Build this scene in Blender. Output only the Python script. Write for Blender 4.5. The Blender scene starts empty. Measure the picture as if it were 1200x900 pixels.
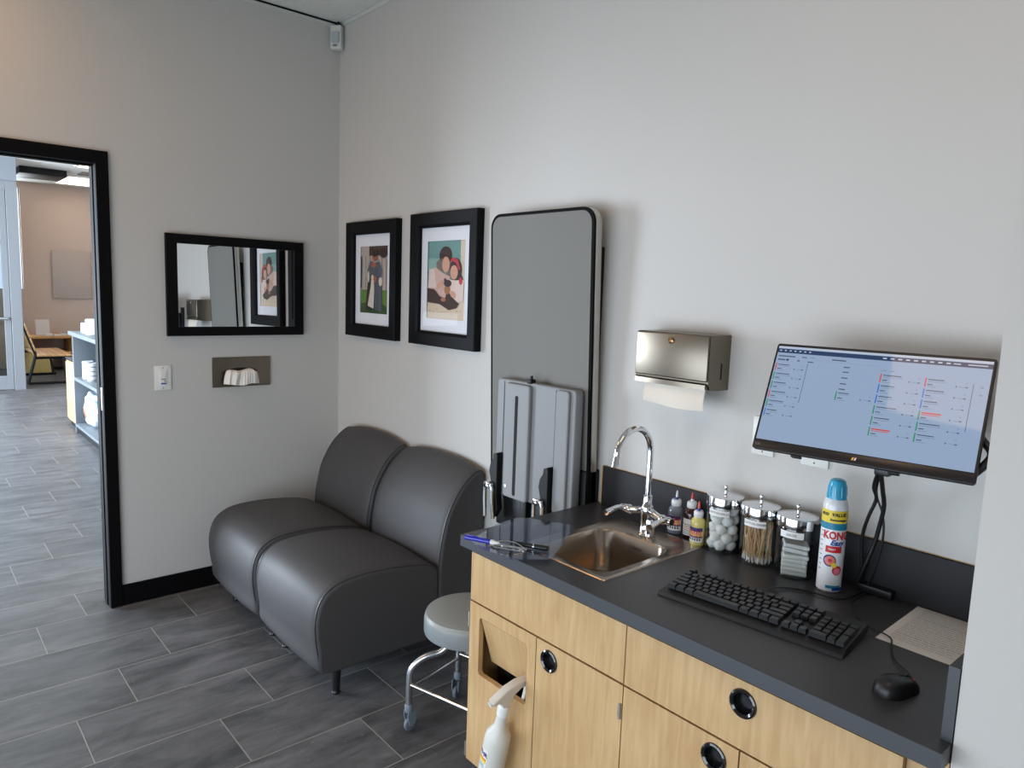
import bpy, bmesh, math, random
from mathutils import Vector, Matrix, Euler
random.seed(7)
PI = math.pi
S = bpy.context.scene
C = S.collection

# ------------------------------------------------------------------ materials
def srgb(*c):
    return tuple(((v/255)/12.92 if v/255 <= .04045 else ((v/255+.055)/1.055)**2.4) for v in c) + (1,)

def mat(name, col, rough=.5, metal=0, bump=0, bscale=200, var=0, vscale=6, spec=.5, emis=None, estr=0, coat=0, alpha=None, stretch=(1,1,1), rvar=0):
    m = bpy.data.materials.new(name); m.use_nodes = True
    nt = m.node_tree; N = nt.nodes; L = nt.links; b = N['Principled BSDF']
    b.inputs['Base Color'].default_value = col; b.inputs['Roughness'].default_value = rough
    b.inputs['Metallic'].default_value = metal; b.inputs['Specular IOR Level'].default_value = spec
    b.inputs['Coat Weight'].default_value = coat
    if emis: b.inputs['Emission Color'].default_value = emis; b.inputs['Emission Strength'].default_value = estr
    tc = N.new('ShaderNodeTexCoord'); mp = N.new('ShaderNodeMapping'); mp.inputs['Scale'].default_value = stretch
    L.new(tc.outputs['Object'], mp.inputs['Vector'])
    if var or rvar:
        n = N.new('ShaderNodeTexNoise'); n.inputs['Scale'].default_value = vscale; n.inputs['Detail'].default_value = 5
        L.new(mp.outputs[0], n.inputs['Vector'])
    if var:
        mx = N.new('ShaderNodeMixRGB'); mx.blend_type = 'MIX'
        mx.inputs[1].default_value = tuple(max(0, c*(1-var)) for c in col[:3])+(1,)
        mx.inputs[2].default_value = tuple(min(1, c*(1+var)) for c in col[:3])+(1,)
        L.new(n.outputs['Fac'], mx.inputs[0]); L.new(mx.outputs[0], b.inputs['Base Color'])
    if rvar:
        mr = N.new('ShaderNodeMapRange'); mr.inputs[3].default_value = rough-rvar; mr.inputs[4].default_value = rough+rvar
        L.new(n.outputs['Fac'], mr.inputs[0]); L.new(mr.outputs[0], b.inputs['Roughness'])
    if bump:
        n2 = N.new('ShaderNodeTexNoise'); n2.inputs['Scale'].default_value = bscale; n2.inputs['Detail'].default_value = 3
        L.new(mp.outputs[0], n2.inputs['Vector'])
        bp = N.new('ShaderNodeBump'); bp.inputs['Strength'].default_value = bump; bp.inputs['Distance'].default_value = .002
        L.new(n2.outputs['Fac'], bp.inputs['Height']); L.new(bp.outputs[0], b.inputs['Normal'])
    return m

def clear_mat(name, tint, gloss=1.0, ior=1.45, rough=.02):
    m = bpy.data.materials.new(name); m.use_nodes = True
    nt = m.node_tree; N = nt.nodes; L = nt.links
    for n in list(N):
        if n.type != 'OUTPUT_MATERIAL': N.remove(n)
    out = [n for n in N if n.type == 'OUTPUT_MATERIAL'][0]
    t = N.new('ShaderNodeBsdfTransparent'); t.inputs[0].default_value = tint
    g = N.new('ShaderNodeBsdfGlossy'); g.inputs[0].default_value = (gloss, gloss, gloss, 1); g.inputs['Roughness'].default_value = rough
    r0 = ((ior-1)/(ior+1))**2
    lw = N.new('ShaderNodeLayerWeight'); lw.inputs[0].default_value = .5
    pw = N.new('ShaderNodeMath'); pw.operation = 'POWER'; L.new(lw.outputs['Facing'], pw.inputs[0]); pw.inputs[1].default_value = 5
    f = N.new('ShaderNodeMath'); f.operation = 'MULTIPLY_ADD'; L.new(pw.outputs[0], f.inputs[0]); f.inputs[1].default_value = 1-r0; f.inputs[2].default_value = r0
    x = N.new('ShaderNodeMixShader')
    L.new(f.outputs[0], x.inputs[0]); L.new(t.outputs[0], x.inputs[1]); L.new(g.outputs[0], x.inputs[2]); L.new(x.outputs[0], out.inputs[0])
    return m

def tile_mat():
    m = bpy.data.materials.new('slate_tiles'); m.use_nodes = True
    nt = m.node_tree; N = nt.nodes; L = nt.links; b = N['Principled BSDF']
    tc = N.new('ShaderNodeTexCoord'); sp = N.new('ShaderNodeSeparateXYZ'); L.new(tc.outputs['Object'], sp.inputs[0])
    def M(op, a, c=None, c2=None):
        n = N.new('ShaderNodeMath'); n.operation = op
        for i, v in enumerate((a, c, c2)):
            if v is None: continue
            if isinstance(v, (int, float)): n.inputs[i].default_value = v
            else: L.new(v, n.inputs[i])
        return n.outputs[0]
    u = M('DIVIDE', M('SUBTRACT', sp.outputs[0], .030), .3068)
    k = M('FLOOR', u); fx = M('FRACT', u)
    v = M('DIVIDE', M('ADD', M('ADD', sp.outputs[1], .922), M('MULTIPLY', k, .2057)), .6171)
    kv = M('FLOOR', v); fy = M('FRACT', v)
    dx = M('MULTIPLY', M('MINIMUM', fx, M('SUBTRACT', 1, fx)), .3068)
    dy = M('MULTIPLY', M('MINIMUM', fy, M('SUBTRACT', 1, fy)), .6171)
    d = M('MINIMUM', dx, dy)
    mr = N.new('ShaderNodeMapRange'); mr.inputs[1].default_value = .0012; mr.inputs[2].default_value = .0026; L.new(d, mr.inputs[0])
    cb = N.new('ShaderNodeCombineXYZ'); L.new(k, cb.inputs[0]); L.new(kv, cb.inputs[1])
    wn = N.new('ShaderNodeTexWhiteNoise'); L.new(cb.outputs[0], wn.inputs['Vector'])
    mp = N.new('ShaderNodeMapping'); mp.inputs['Scale'].default_value = (3.5, 1, 1); L.new(tc.outputs['Object'], mp.inputs[0])
    off = N.new('ShaderNodeVectorMath'); off.operation = 'MULTIPLY_ADD'; L.new(wn.outputs['Color'], off.inputs[0]); off.inputs[1].default_value = (9, 9, 9); L.new(mp.outputs[0], off.inputs[2])
    n1 = N.new('ShaderNodeTexNoise'); n1.inputs['Scale'].default_value = 3; n1.inputs['Detail'].default_value = 9; n1.inputs['Roughness'].default_value = .65; n1.inputs['Distortion'].default_value = .6
    L.new(off.outputs[0], n1.inputs['Vector'])
    rp = N.new('ShaderNodeValToRGB'); rp.color_ramp.elements[0].position = .34; rp.color_ramp.elements[0].color = srgb(70, 71, 73)
    rp.color_ramp.elements[1].position = .70; rp.color_ramp.elements[1].color = srgb(120, 120, 122); L.new(n1.outputs['Fac'], rp.inputs[0])
    n3 = N.new('ShaderNodeTexNoise'); n3.inputs['Scale'].default_value = 60; n3.inputs['Detail'].default_value = 4; L.new(tc.outputs['Object'], n3.inputs['Vector'])
    sp2 = N.new('ShaderNodeMapRange'); sp2.inputs[1].default_value = .64; sp2.inputs[2].default_value = .74; sp2.inputs[4].default_value = .5; L.new(n3.outputs['Fac'], sp2.inputs[0])
    ms = N.new('ShaderNodeMixRGB'); L.new(sp2.outputs[0], ms.inputs[0]); L.new(rp.outputs[0], ms.inputs[1]); ms.inputs[2].default_value = srgb(135, 133, 132)
    tv = N.new('ShaderNodeMapRange'); tv.inputs[3].default_value = .86; tv.inputs[4].default_value = 1.12; L.new(wn.outputs['Value'], tv.inputs[0])
    mt = N.new('ShaderNodeVectorMath'); mt.operation = 'SCALE'; L.new(ms.outputs[0], mt.inputs[0]); L.new(tv.outputs[0], mt.inputs['Scale'])
    mg = N.new('ShaderNodeMixRGB'); L.new(mr.outputs[0], mg.inputs[0]); mg.inputs[1].default_value = srgb(150, 147, 140); L.new(mt.outputs[0], mg.inputs[2])
    L.new(mg.outputs[0], b.inputs['Base Color'])
    rr = N.new('ShaderNodeMapRange'); rr.inputs[3].default_value = .34; rr.inputs[4].default_value = .52; L.new(n1.outputs['Fac'], rr.inputs[0]); L.new(rr.outputs[0], b.inputs['Roughness'])
    ad = M('ADD', mr.outputs[0], M('MULTIPLY', n1.outputs['Fac'], .5))
    bp = N.new('ShaderNodeBump'); bp.inputs['Strength'].default_value = .35; bp.inputs['Distance'].default_value = .0015; L.new(ad, bp.inputs['Height']); L.new(bp.outputs[0], b.inputs['Normal'])
    return m

def wood_mat(name, c1, c2, scale=(14, 14, 1.2), rough=.42):
    m = bpy.data.materials.new(name); m.use_nodes = True
    nt = m.node_tree; N = nt.nodes; L = nt.links; b = N['Principled BSDF']
    tc = N.new('ShaderNodeTexCoord'); mp = N.new('ShaderNodeMapping'); mp.inputs['Scale'].default_value = scale
    L.new(tc.outputs['Object'], mp.inputs[0])
    n = N.new('ShaderNodeTexNoise'); n.inputs['Scale'].default_value = 4; n.inputs['Detail'].default_value = 8; n.inputs['Distortion'].default_value = .7; L.new(mp.outputs[0], n.inputs['Vector'])
    n2 = N.new('ShaderNodeTexNoise'); n2.inputs['Scale'].default_value = 5; n2.inputs['Detail'].default_value = 3; L.new(tc.outputs['Object'], n2.inputs['Vector'])
    ad = N.new('ShaderNodeMath'); ad.operation = 'MULTIPLY_ADD'; L.new(n2.outputs['Fac'], ad.inputs[0]); ad.inputs[1].default_value = .55; 
    L.new(n.outputs['Fac'], ad.inputs[2])
    r = N.new('ShaderNodeValToRGB'); r.color_ramp.elements[0].position = .52; r.color_ramp.elements[0].color = c1; r.color_ramp.elements[1].position = 1.0; r.color_ramp.elements[1].color = c2
    L.new(ad.outputs[0], r.inputs[0]); L.new(r.outputs[0], b.inputs['Base Color']); b.inputs['Roughness'].default_value = rough
    return m

def ceil_mat():
    m = mat('acoustic_tile', srgb(216, 218, 212), .9, bump=.5, bscale=120, var=.07, vscale=90)
    return m

M = dict(
    wall=mat('painted_wall', srgb(195, 193, 189), .62, bump=.10, bscale=260),
    lobbywall=mat('lobby_wall', srgb(196, 174, 160), .7, bump=.08, bscale=260),
    tiles=tile_mat(), ceil=ceil_mat(),
    black=mat('black_paint', srgb(9, 9, 11), .6, spec=.1, bump=.05, bscale=60),
    blackp=mat('black_plastic', srgb(20, 20, 22), .38, bump=.08, bscale=700),
    blackframe=mat('black_frame_wood', srgb(6, 6, 9), .5, spec=.14, bump=.1, bscale=90),
    blackmetal=mat('black_metal', srgb(11, 12, 13), .5, spec=.3),
    darkhole=mat('dark_interior', srgb(8, 8, 8), .8),
    leather=mat('grey_leather', srgb(70, 69, 70), .54, spec=.38, bump=.22, bscale=420, var=.05, vscale=5),
    piping=mat('leather_piping', srgb(60, 59, 61), .4),
    chrome=mat('chrome', srgb(225, 227, 230), .06, metal=1),
    steel=mat('brushed_steel', srgb(126, 118, 106), .3, metal=1, bump=.01, bscale=300, rvar=.02, vscale=6),
    steelh=mat('brushed_steel_sink', srgb(172, 160, 146), .24, metal=1, bump=.015, bscale=90, stretch=(22, 1, 1), rvar=.05, vscale=10),
    alu=mat('alloy_edge', srgb(188, 186, 178), .35, metal=.8, var=.08, vscale=30),
    chromem=mat('satin_tube', srgb(196, 200, 205), .22, metal=.95),
    panelgrey=mat('grey_laminate_panel', srgb(120, 119, 115), .6, spec=.15, bump=.04, bscale=300, var=.02, vscale=4),
    cover=mat('pale_grey_powder_coat', srgb(136, 138, 140), .5, spec=.25, bump=.06, bscale=500),
    maple=wood_mat('maple_front', srgb(180, 144, 98), srgb(202, 170, 124)),
    maplec=wood_mat('maple_edge', srgb(190, 150, 100), srgb(214, 180, 130)),
    oak=wood_mat('oak_slat', srgb(178, 128, 76), srgb(212, 168, 112), (3, 22, 22)),
    yellowwood=wood_mat('yellow_wood', srgb(196, 164, 92), srgb(216, 188, 120)),
    counter=mat('charcoal_laminate', srgb(56, 56, 59), .36, bump=.08, bscale=400, var=.16, vscale=7, rvar=.06),
    counterlit=mat('charcoal_laminate_lit', srgb(64, 67, 72), .4, var=.05, vscale=12),  # same laminate as the counter, bluish window light put into the colour
    glass=clear_mat('jar_glass', (.93, .95, .96, 1), 1, 1.5),
    acrylic=clear_mat('clear_blue_acrylic', (.80, .83, .92, 1), 1, 1.55, .015),
    acryliclear=clear_mat('clear_acrylic', (.9, .9, .9, 1), 1, 1.3, .15),
    frosted=mat('frosted_plastic', srgb(214, 212, 204), .4, spec=.4, var=.03, vscale=20),
    whitep=mat('white_plastic', srgb(226, 226, 222), .35),
    creamp=mat('cream_plastic', srgb(220, 214, 204), .38),
    offwhite=mat('device_plastic', srgb(206, 208, 204), .45),
    paper=mat('white_paper', srgb(214, 212, 206), .85, bump=.1, bscale=150),
    towel=mat('cream_paper', srgb(222, 214, 200), .9, bump=.3, bscale=250),
    tissue=mat('tissue', srgb(236, 230, 222), .9, bump=.35, bscale=140),
    cotton=mat('cotton', srgb(244, 241, 234), .95, bump=.4, bscale=300),
    gauze=mat('gauze', srgb(240, 238, 230), .95, bump=.3, bscale=900),
    birch=mat('birch_stick', srgb(224, 186, 138), .65, var=.1, vscale=40),
    matboard=mat('mat_board', srgb(226, 228, 234), .8),
    mirror=mat('mirror_glass', srgb(236, 240, 242), .01, metal=1),
    tin=mat('tin_paint', srgb(226, 228, 230), .3, coat=.3),
    ink=mat('dark_ink', srgb(40, 38, 40), .6), greyink=mat('grey_ink', srgb(120, 118, 116), .7),
    red=mat('red_print', srgb(196, 36, 44), .45), blue=mat('blue_print', srgb(30, 60, 150), .45),
    teal=mat('teal_print', srgb(24, 128, 158), .4), yellow=mat('yellow_print', srgb(232, 206, 62), .45),
    orange=mat('orange_print', srgb(232, 132, 40), .45), purple=mat('purple_print', srgb(64, 44, 110), .45),
    pink=mat('pink_print', srgb(220, 120, 140), .45),
    capblue=mat('cap_blue', srgb(34, 158, 196), .3, coat=.3), capdark=mat('cap_dark_blue', srgb(34, 48, 140), .35),
    capred=mat('cap_red', srgb(198, 52, 44), .35), caporange=mat('cap_orange', srgb(204, 78, 34), .35),
    capnat=mat('cap_white', srgb(222, 224, 226), .35),
    liqclear=mat('grey_bottle', srgb(128, 134, 146), .25, coat=.4), liqdark=mat('dark_red_bottle', srgb(48, 14, 18), .2, coat=.5),
    liqyel=mat('yellow_bottle', srgb(216, 206, 122), .25, coat=.4),
    labelw=mat('white_label', srgb(228, 228, 226), .5),
    stoolseat=mat('grey_vinyl', srgb(142, 144, 140), .42, bump=.1, bscale=300),
    stoolband=mat('grey_vinyl_band', srgb(128, 134, 136), .42, bump=.1, bscale=300),
    caster=mat('grey_caster', srgb(112, 124, 136), .45), tyre=mat('caster_tyre', srgb(96, 106, 116), .6),
    penblue=mat('pen_blue', srgb(22, 34, 160), .25, coat=.5),
    shelfgrey=mat('retail_shelf_grey', srgb(104, 112, 118), .5), shelfdark=mat('retail_shelf_back', srgb(78, 88, 98), .6),
    mullion=mat('pale_frame_paint', srgb(122, 125, 129), .45),
    bag=mat('printed_plastic_bag', srgb(216, 222, 230), .3, var=.1, vscale=14, bump=.6, bscale=25),
    navy=mat('navy_card', srgb(22, 22, 44), .5),
    brass=mat('lock_brass', srgb(176, 140, 96), .25, metal=1),
    lens=mat('sensor_lens', srgb(168, 176, 184), .3),
)

# ------------------------------------------------------------------ mesh helpers
def box(bm, x0, x1, y0, y1, z0, z1, bev=0, seg=2, mi=0):
    r = bmesh.ops.create_cube(bm, size=1)
    vs = r['verts']
    for v in vs:
        v.co = Vector(((x0+x1)/2+v.co.x*(x1-x0), (y0+y1)/2+v.co.y*(y1-y0), (z0+z1)/2+v.co.z*(z1-z0)))
    fs = {f for v in vs for f in v.link_faces}
    for f in fs: f.material_index = mi
    if bev:
        es = {e for v in vs for e in v.link_edges}
        q = bmesh.ops.bevel(bm, geom=list(es), offset=bev, segments=seg, affect='EDGES', profile=.5)
        for f in q['faces']: f.material_index = mi
    return bm

def new(): return bmesh.new()

def xform(bm, mtx, start=0):
    bm.verts.ensure_lookup_table()
    for v in bm.verts[start:]: v.co = mtx @ v.co

def lathe(bm, prof, n=40, c=(0, 0, 0), mi=0, mtx=None, mis=None):
    rings = []
    for r, z in prof:
        if r < 1e-6: rings.append([bm.verts.new((0, 0, z))])
        else: rings.append([bm.verts.new((r*math.cos(2*PI*i/n), r*math.sin(2*PI*i/n), z)) for i in range(n)])
    for j in range(len(rings)-1):
        a, b = rings[j], rings[j+1]; m_ = mis[j] if mis else mi
        for i in range(n):
            k = (i+1) % n
            if len(a) == 1 and len(b) == 1: continue
            if len(a) == 1: f = bm.faces.new((a[0], b[k], b[i]))
            elif len(b) == 1: f = bm.faces.new((a[i], a[k], b[0]))
            else: f = bm.faces.new((a[i], a[k], b[k], b[i]))
            f.material_index = m_
    T = Matrix.Translation(Vector(c)) @ (mtx if mtx else Matrix.Identity(4))
    for rg in rings:
        for v in rg: v.co = T @ v.co
    return bm

def cm(pts, sub=8, closed=False):
    P = [Vector(p) for p in pts]; n = len(P); out = []
    rng = n if closed else n-1
    for i in range(rng):
        if closed: a, b, c, d = P[(i-1) % n], P[i], P[(i+1) % n], P[(i+2) % n]
        else: a, b, c, d = P[max(i-1, 0)], P[i], P[i+1], P[min(i+2, n-1)]
        for s in range(sub):
            t = s/sub
            out.append(.5*((2*b)+(c-a)*t+(2*a-5*b+4*c-d)*t*t+(3*b-a-3*c+d)*t**3))
    if not closed: out.append(P[-1])
    return out

def tube(bm, pts, r, n=12, closed=False, mi=0, caps=True):
    P = [Vector(p) for p in pts]; m = len(P)
    rad = r if isinstance(r, (list, tuple)) else [r]*m
    rings = []; prev = None
    for i in range(m):
        if closed: t = (P[(i+1) % m]-P[(i-1) % m])
        else: t = P[min(i+1, m-1)]-P[max(i-1, 0)]
        t.normalize()
        if prev is None:
            u = Vector((0, 0, 1)) if abs(t.z) < .9 else Vector((1, 0, 0))
            u = (u-t*u.dot(t)).normalized()
        else: u = (prev-t*prev.dot(t)).normalized()
        prev = u; w = t.cross(u)
        rings.append([bm.verts.new(P[i]+(u*math.cos(2*PI*k/n)+w*math.sin(2*PI*k/n))*rad[i]) for k in range(n)])
    for i in range(m if closed else m-1):
        a, b = rings[i], rings[(i+1) % m]
        for k in range(n):
            f = bm.faces.new((a[k], a[(k+1) % n], b[(k+1) % n], b[k])); f.material_index = mi
    if caps and not closed:
        for rg, fl in ((rings[0], True), (rings[-1], False)):
            f = bm.faces.new(rg[::-1] if fl else rg); f.material_index = mi
    return bm

def prism(bm, poly, a0, a1, ax='y', mi=0, bev=0):
    """poly: 2D points in the two remaining axes (x,z for y; y,z for x; x,y for z)"""
    def P(p, a): return {'y': (p[0], a, p[1]), 'x': (a, p[0], p[1]), 'z': (p[0], p[1], a)}[ax]
    A = [bm.verts.new(P(p, a0)) for p in poly]; B = [bm.verts.new(P(p, a1)) for p in poly]; n = len(poly); fs = []
    fs.append(bm.faces.new(A)); fs.append(bm.faces.new(B[::-1]))
    for i in range(n): fs.append(bm.faces.new((A[i], B[i], B[(i+1) % n], A[(i+1) % n])))
    for f in fs: f.material_index = mi
    bmesh.ops.recalc_face_normals(bm, faces=fs)
    if bev:
        es = list(fs[0].edges)+list(fs[1].edges)
        q = bmesh.ops.bevel(bm, geom=es, offset=bev, segments=2, affect='EDGES', profile=.5)
        for f in q['faces']: f.material_index = mi
    return bm

def rrect(x0, x1, z0, z1, r, n=6):
    out = []
    for cx, cz, a in ((x1-r, z1-r, 0), (x0+r, z1-r, 90), (x0+r, z0+r, 180), (x1-r, z0+r, 270)):
        for i in range(n+1):
            t = math.radians(a+90*i/n); out.append((cx+r*math.cos(t), cz+r*math.sin(t)))
    return out

def plate_hole(bm, outer, holes, a0, a1, ax='y', mi=0):
    """flat plate with holes: outer polygon and hole polygons, extruded between a0 and a1"""
    def P(p, a): return {'y': (p[0], a, p[1]), 'x': (a, p[0], p[1]), 'z': (p[0], p[1], a)}[ax]
    loops = []
    es = []
    for poly in [outer]+holes:
        A = [bm.verts.new(P(p, a0)) for p in poly]; loops.append(A)
        for i in range(len(A)): es.append(bm.edges.new((A[i], A[(i+1) % len(A)])))
    r = bmesh.ops.triangle_fill(bm, use_beauty=True, use_dissolve=False, edges=es)
    F = [g for g in r['geom'] if isinstance(g, bmesh.types.BMFace)]
    mp = {}
    for A in loops:
        for v in A:
            q = v.co.copy()
            if ax == 'y': q.y = a1
            elif ax == 'x': q.x = a1
            else: q.z = a1
            mp[v] = bm.verts.new(q)
    G = []
    for f in F: G.append(bm.faces.new([mp[v] for v in f.verts][::-1]))
    for A in loops:
        for i in range(len(A)):
            a, b = A[i], A[(i+1) % len(A)]; G.append(bm.faces.new((a, b, mp[b], mp[a])))
    for f in F+G: f.material_index = mi
    bmesh.ops.recalc_face_normals(bm, faces=F+G)
    return bm

def circ(cx, cz, r, n=32): return [(cx+r*math.cos(2*PI*i/n), cz+r*math.sin(2*PI*i/n)) for i in range(n)]

def quad(bm, pts, mi=0):
    f = bm.faces.new([bm.verts.new(p) for p in pts]); f.material_index = mi; return f

def obj(name, bm, m, parent=None, smooth=True, ang=38, loc=None):
    me = bpy.data.meshes.new(name)
    bmesh.ops.remove_doubles(bm, verts=bm.verts, dist=1e-6)
    bm.normal_update()
    if smooth:
        for f in bm.faces: f.smooth = len(f.verts) < 7
        for e in bm.edges:
            if len(e.link_faces) != 2 or e.calc_face_angle(0) > math.radians(ang): e.smooth = False
    bm.to_mesh(me); bm.free()
    for x in (m if isinstance(m, (list, tuple)) else [m]): me.materials.append(x)
    o = bpy.data.objects.new(name, me); C.objects.link(o)
    if parent: o.parent = parent
    if loc: o.location = loc
    return o

def tag(o, label=None, cat=None, group=None, kind=None):
    if label: o['label'] = label
    if cat: o['category'] = cat
    if group: o['group'] = group
    if kind: o['kind'] = kind
    return o

def thing(name, label, cat, loc=(0, 0, 0), rot=(0, 0, 0), group=None):
    o = bpy.data.objects.new(name, None); C.objects.link(o)
    o.empty_display_size = .05
    o.location = loc; o.rotation_euler = rot
    return tag(o, label, cat, group)

def struct(name, bm, m, parent=None, label=None, smooth=False):
    o = obj(name, bm, m, parent, smooth)
    if not parent: o['kind'] = 'structure'
    if label: o['label'] = label
    return o

def copy_tree(o, parent=None):
    c = o.copy(); C.objects.link(c)
    if parent: c.parent = parent
    for ch in list(o.children): copy_tree(ch, c)
    return c

def text_bm(s, size, fn, bm=None, mi=0, depth=.0003, align='CENTER', bold=0):
    """built-in lettering turned to mesh; fn maps (x, y, z) of the flat text to a point"""
    cu = bpy.data.curves.new('t', 'FONT'); cu.body = s; cu.size = size; cu.align_x = align; cu.align_y = 'CENTER'; cu.extrude = depth; cu.offset = bold; cu.resolution_u = 2
    o = bpy.data.objects.new('t', cu); C.objects.link(o)
    dg = bpy.context.evaluated_depsgraph_get(); me = bpy.data.meshes.new_from_object(o.evaluated_get(dg))
    if bm is None: bm = bmesh.new()
    vs = [bm.verts.new(fn(*v.co)) for v in me.vertices]
    for p in me.polygons:
        try: f = bm.faces.new([vs[i] for i in p.vertices]); f.material_index = mi
        except ValueError: pass
    bpy.data.objects.remove(o); bpy.data.meshes.remove(me); bpy.data.curves.remove(cu)
    return bm

# ================================================================== SETTING
H = 3.05; HL = 3.19
XR = 3.458      # where the short return wall on the right starts
# floor (one slab through the doorway and the lobby)
bm = new(); box(bm, -11.5, 5.4, -4.6, 2.6, -.1, 0); struct('floor', bm, M['tiles'])
# exam room ceiling and lobby ceiling
bm = new(); box(bm, -.06, 5.4, -4.2, .1, H, H+.05); struct('ceiling', bm, M['ceil'])
bm = new(); box(bm, -11.5, -.14, -4.6, 2.6, HL, HL+.05); struct('ceiling', bm, M['ceil'])
# walls
bm = new(); box(bm, -.11, 5.4, 0, .12, 0, HL); struct('wall_back', bm, M['wall'])
DY1, DY0, DZ = -1.215, -2.15, 2.15
bm = new()
box(bm, -.11, 0, DY1, 0, 0, HL); box(bm, -.11, 0, -4.2, DY0, 0, HL); box(bm, -.11, 0, DY0, DY1, DZ, HL)
struct('wall_left', bm, M['wall'])
bm = new(); box(bm, XR, 5.2, -.6, 0, 0, H); struct('wall_right', bm, M['wall'])
bm = new(); box(bm, 5.2, 5.32, -4.2, -.0, 0, H); struct('wall_right', bm, M['wall'])
# front wall behind the camera with a low wide window
wx0, wx1, wz0, wz1 = .7, 4.3, .05, 1.45
FY = -3.1
bm = new()
box(bm, 0, wx0, FY-.12, FY, 0, H); box(bm, wx1, 5.2, FY-.12, FY, 0, H)
box(bm, wx0, wx1, FY-.12, FY, 0, wz0); box(bm, wx0, wx1, FY-.12, FY, wz1, H)
struct('wall_front', bm, M['wall'])
bm = new()
for x in (wx0+.02, (wx0+wx1)/2, wx1-.02): box(bm, x-.025, x+.025, FY-.09, FY-.02, wz0, wz1)
for z in (wz0+.02, wz1-.02): box(bm, wx0, wx1, FY-.09, FY-.02, z-.025, z+.025)
struct('window_1', bm, M['mullion'])
# ceiling angles
bm = new(); box(bm, 0, .006, -4.08, 0, H-.028, H-.004); box(bm, 0, .022, -4.08, 0, H-.004, H-.0005)
struct('trim_1', bm, M['offwhite'])
bm = new(); box(bm, .006, .012, -4.08, 0, H-.012, H-.0045); struct('trim_3', bm, M['black'])
bm = new(); box(bm, .022, XR, -.006, 0, H-.024, H-.004); box(bm, .022, XR, -.022, 0, H-.004, H-.0005); struct('trim_2', bm, M['offwhite'])
# baseboards
bm = new(); box(bm, 0, .012, -1.172, 0, 0, .105, .003); struct('baseboard_left', bm, M['black'])
bm = new(); box(bm, .012, 2.09, -.012, 0, 0, .105, .003); struct('baseboard_back', bm, M['black'])
# door frame (black, no leaf in view)
bm = new()
oy, iy, oz, iz = -1.172, -1.226, 2.189, 2.131
for xa, xb in ((0, .016), (-.126, -.11)):
    box(bm, xa, xb, iy, oy, 0, oz, .003); box(bm, xa, xb, -2.19, -2.13, 0, oz, .003); box(bm, xa, xb, -2.13, iy, iz, oz, .003)
box(bm, -.11, 0, -1.226, -1.215, 0, 2.15); box(bm, -.11, 0, -2.15, -2.13, 0, 2.15); box(bm, -.11, 0, -2.13, -1.226, 2.131, 2.15)
box(bm, -.085, -.04, -1.231, -1.226, 0, 2.131, .002); box(bm, -.085, -.04, -2.13, -1.231, 2.124, 2.131, .002)
dr = struct('door_1', bm, M['black'], smooth=False)
bm = new(); box(bm, -.032, -.004, -1.2285, -1.226, .985, 1.095, .001); box(bm, -.024, -.012, -1.230, -1.2285, 1.02, 1.06, .001)
obj('strike_plate', bm, M['alu'], dr)['label'] = 'silver strike plate in the black jamb'

# ---------------- lobby shell
XF = -11.2
bm = new(); box(bm, XF-.12, XF, -.15, 2.6, 0, HL); box(bm, XF-.12, XF, -4.6, -.6, 0, HL); box(bm, XF-.12, XF, -.6, -.15, 0, 1.35); box(bm, XF-.12, XF, -.6, -.15, 3.08, HL)
struct('wall_far', bm, M['lobbywall'])
bm = new(); box(bm, XF-.06, XF-.04, -.6, -.56, 1.35, 3.08); box(bm, XF-.06, XF-.04, -.165, -.15, 1.35, 3.08); box(bm, XF-.06, XF-.04, -.56, -.165, 1.35, 1.37); struct('window_2', bm, M['mullion'])
bm = new(); box(bm, XF, -.13, 2.5, 2.6, 0, HL); struct('wall_side', bm, M['lobbywall'])
# storefront side of the lobby
bm = new(); box(bm, -8.3, -.13, -4.6, -4.5, 0, .1); box(bm, -8.3, -.13, -4.6, -4.5, 2.7, HL); box(bm, -8.37, -8.3, -4.6, -4.5, 0, HL)
struct('wall_storefront', bm, M['lobbywall'])
bm = new()
for i in range(6): x = -8.2+i*1.6; box(bm, x-.03, x+.03, -4.58, -4.52, .1, 2.7)
struct('window_3', bm, M['mullion'])
# vestibule partition with glazed door
bm = new(); box(bm, -8.45, -8.30, -4.5, -.53, 2.88, HL); struct('wall_bulkhead', bm, mat('bulkhead_paint', srgb(122, 127, 133), .7))
bm = new()
box(bm, -8.43, -8.32, -.66, -.53, 0, 2.88, .004)
box(bm, -8.43, -8.32, -4.5, -1.62, 0, 2.88, .004); box(bm, -8.43, -8.32, -1.62, -.66, 2.76, 2.88, .004)
struct('trim_4', bm, M['mullion'])
bm = new()
box(bm, -8.40, -8.35, -.74, -.665, .01, 2.755, .003); box(bm, -8.40, -8.35, -1.615, -1.54, .01, 2.755, .003)
box(bm, -8.40, -8.35, -1.54, -.74, 2.66, 2.755, .003); box(bm, -8.40, -8.35, -1.54, -.74, .01, .20, .003); box(bm, -8.40, -8.35, -1.54, -.74, 2.03, 2.075, .003)
d2 = struct('door_2', bm, M['mullion'])
bm = new(); tube(bm, [(-8.31, -1.5, 1.0), (-8.31, -.70, 1.0)], .014); box(bm, -8.35, -8.30, -.715, -.695, .985, 1.015); obj('push_bar', bm, M['chromem'], d2)
bm = new(); box(bm, -8.378, -8.372, -1.54, -.74, .20, 2.66); obj('glass_pane', bm, clear_mat('door_glass', (.78, .86, .9, 1), 1, 1.4), d2)
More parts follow.
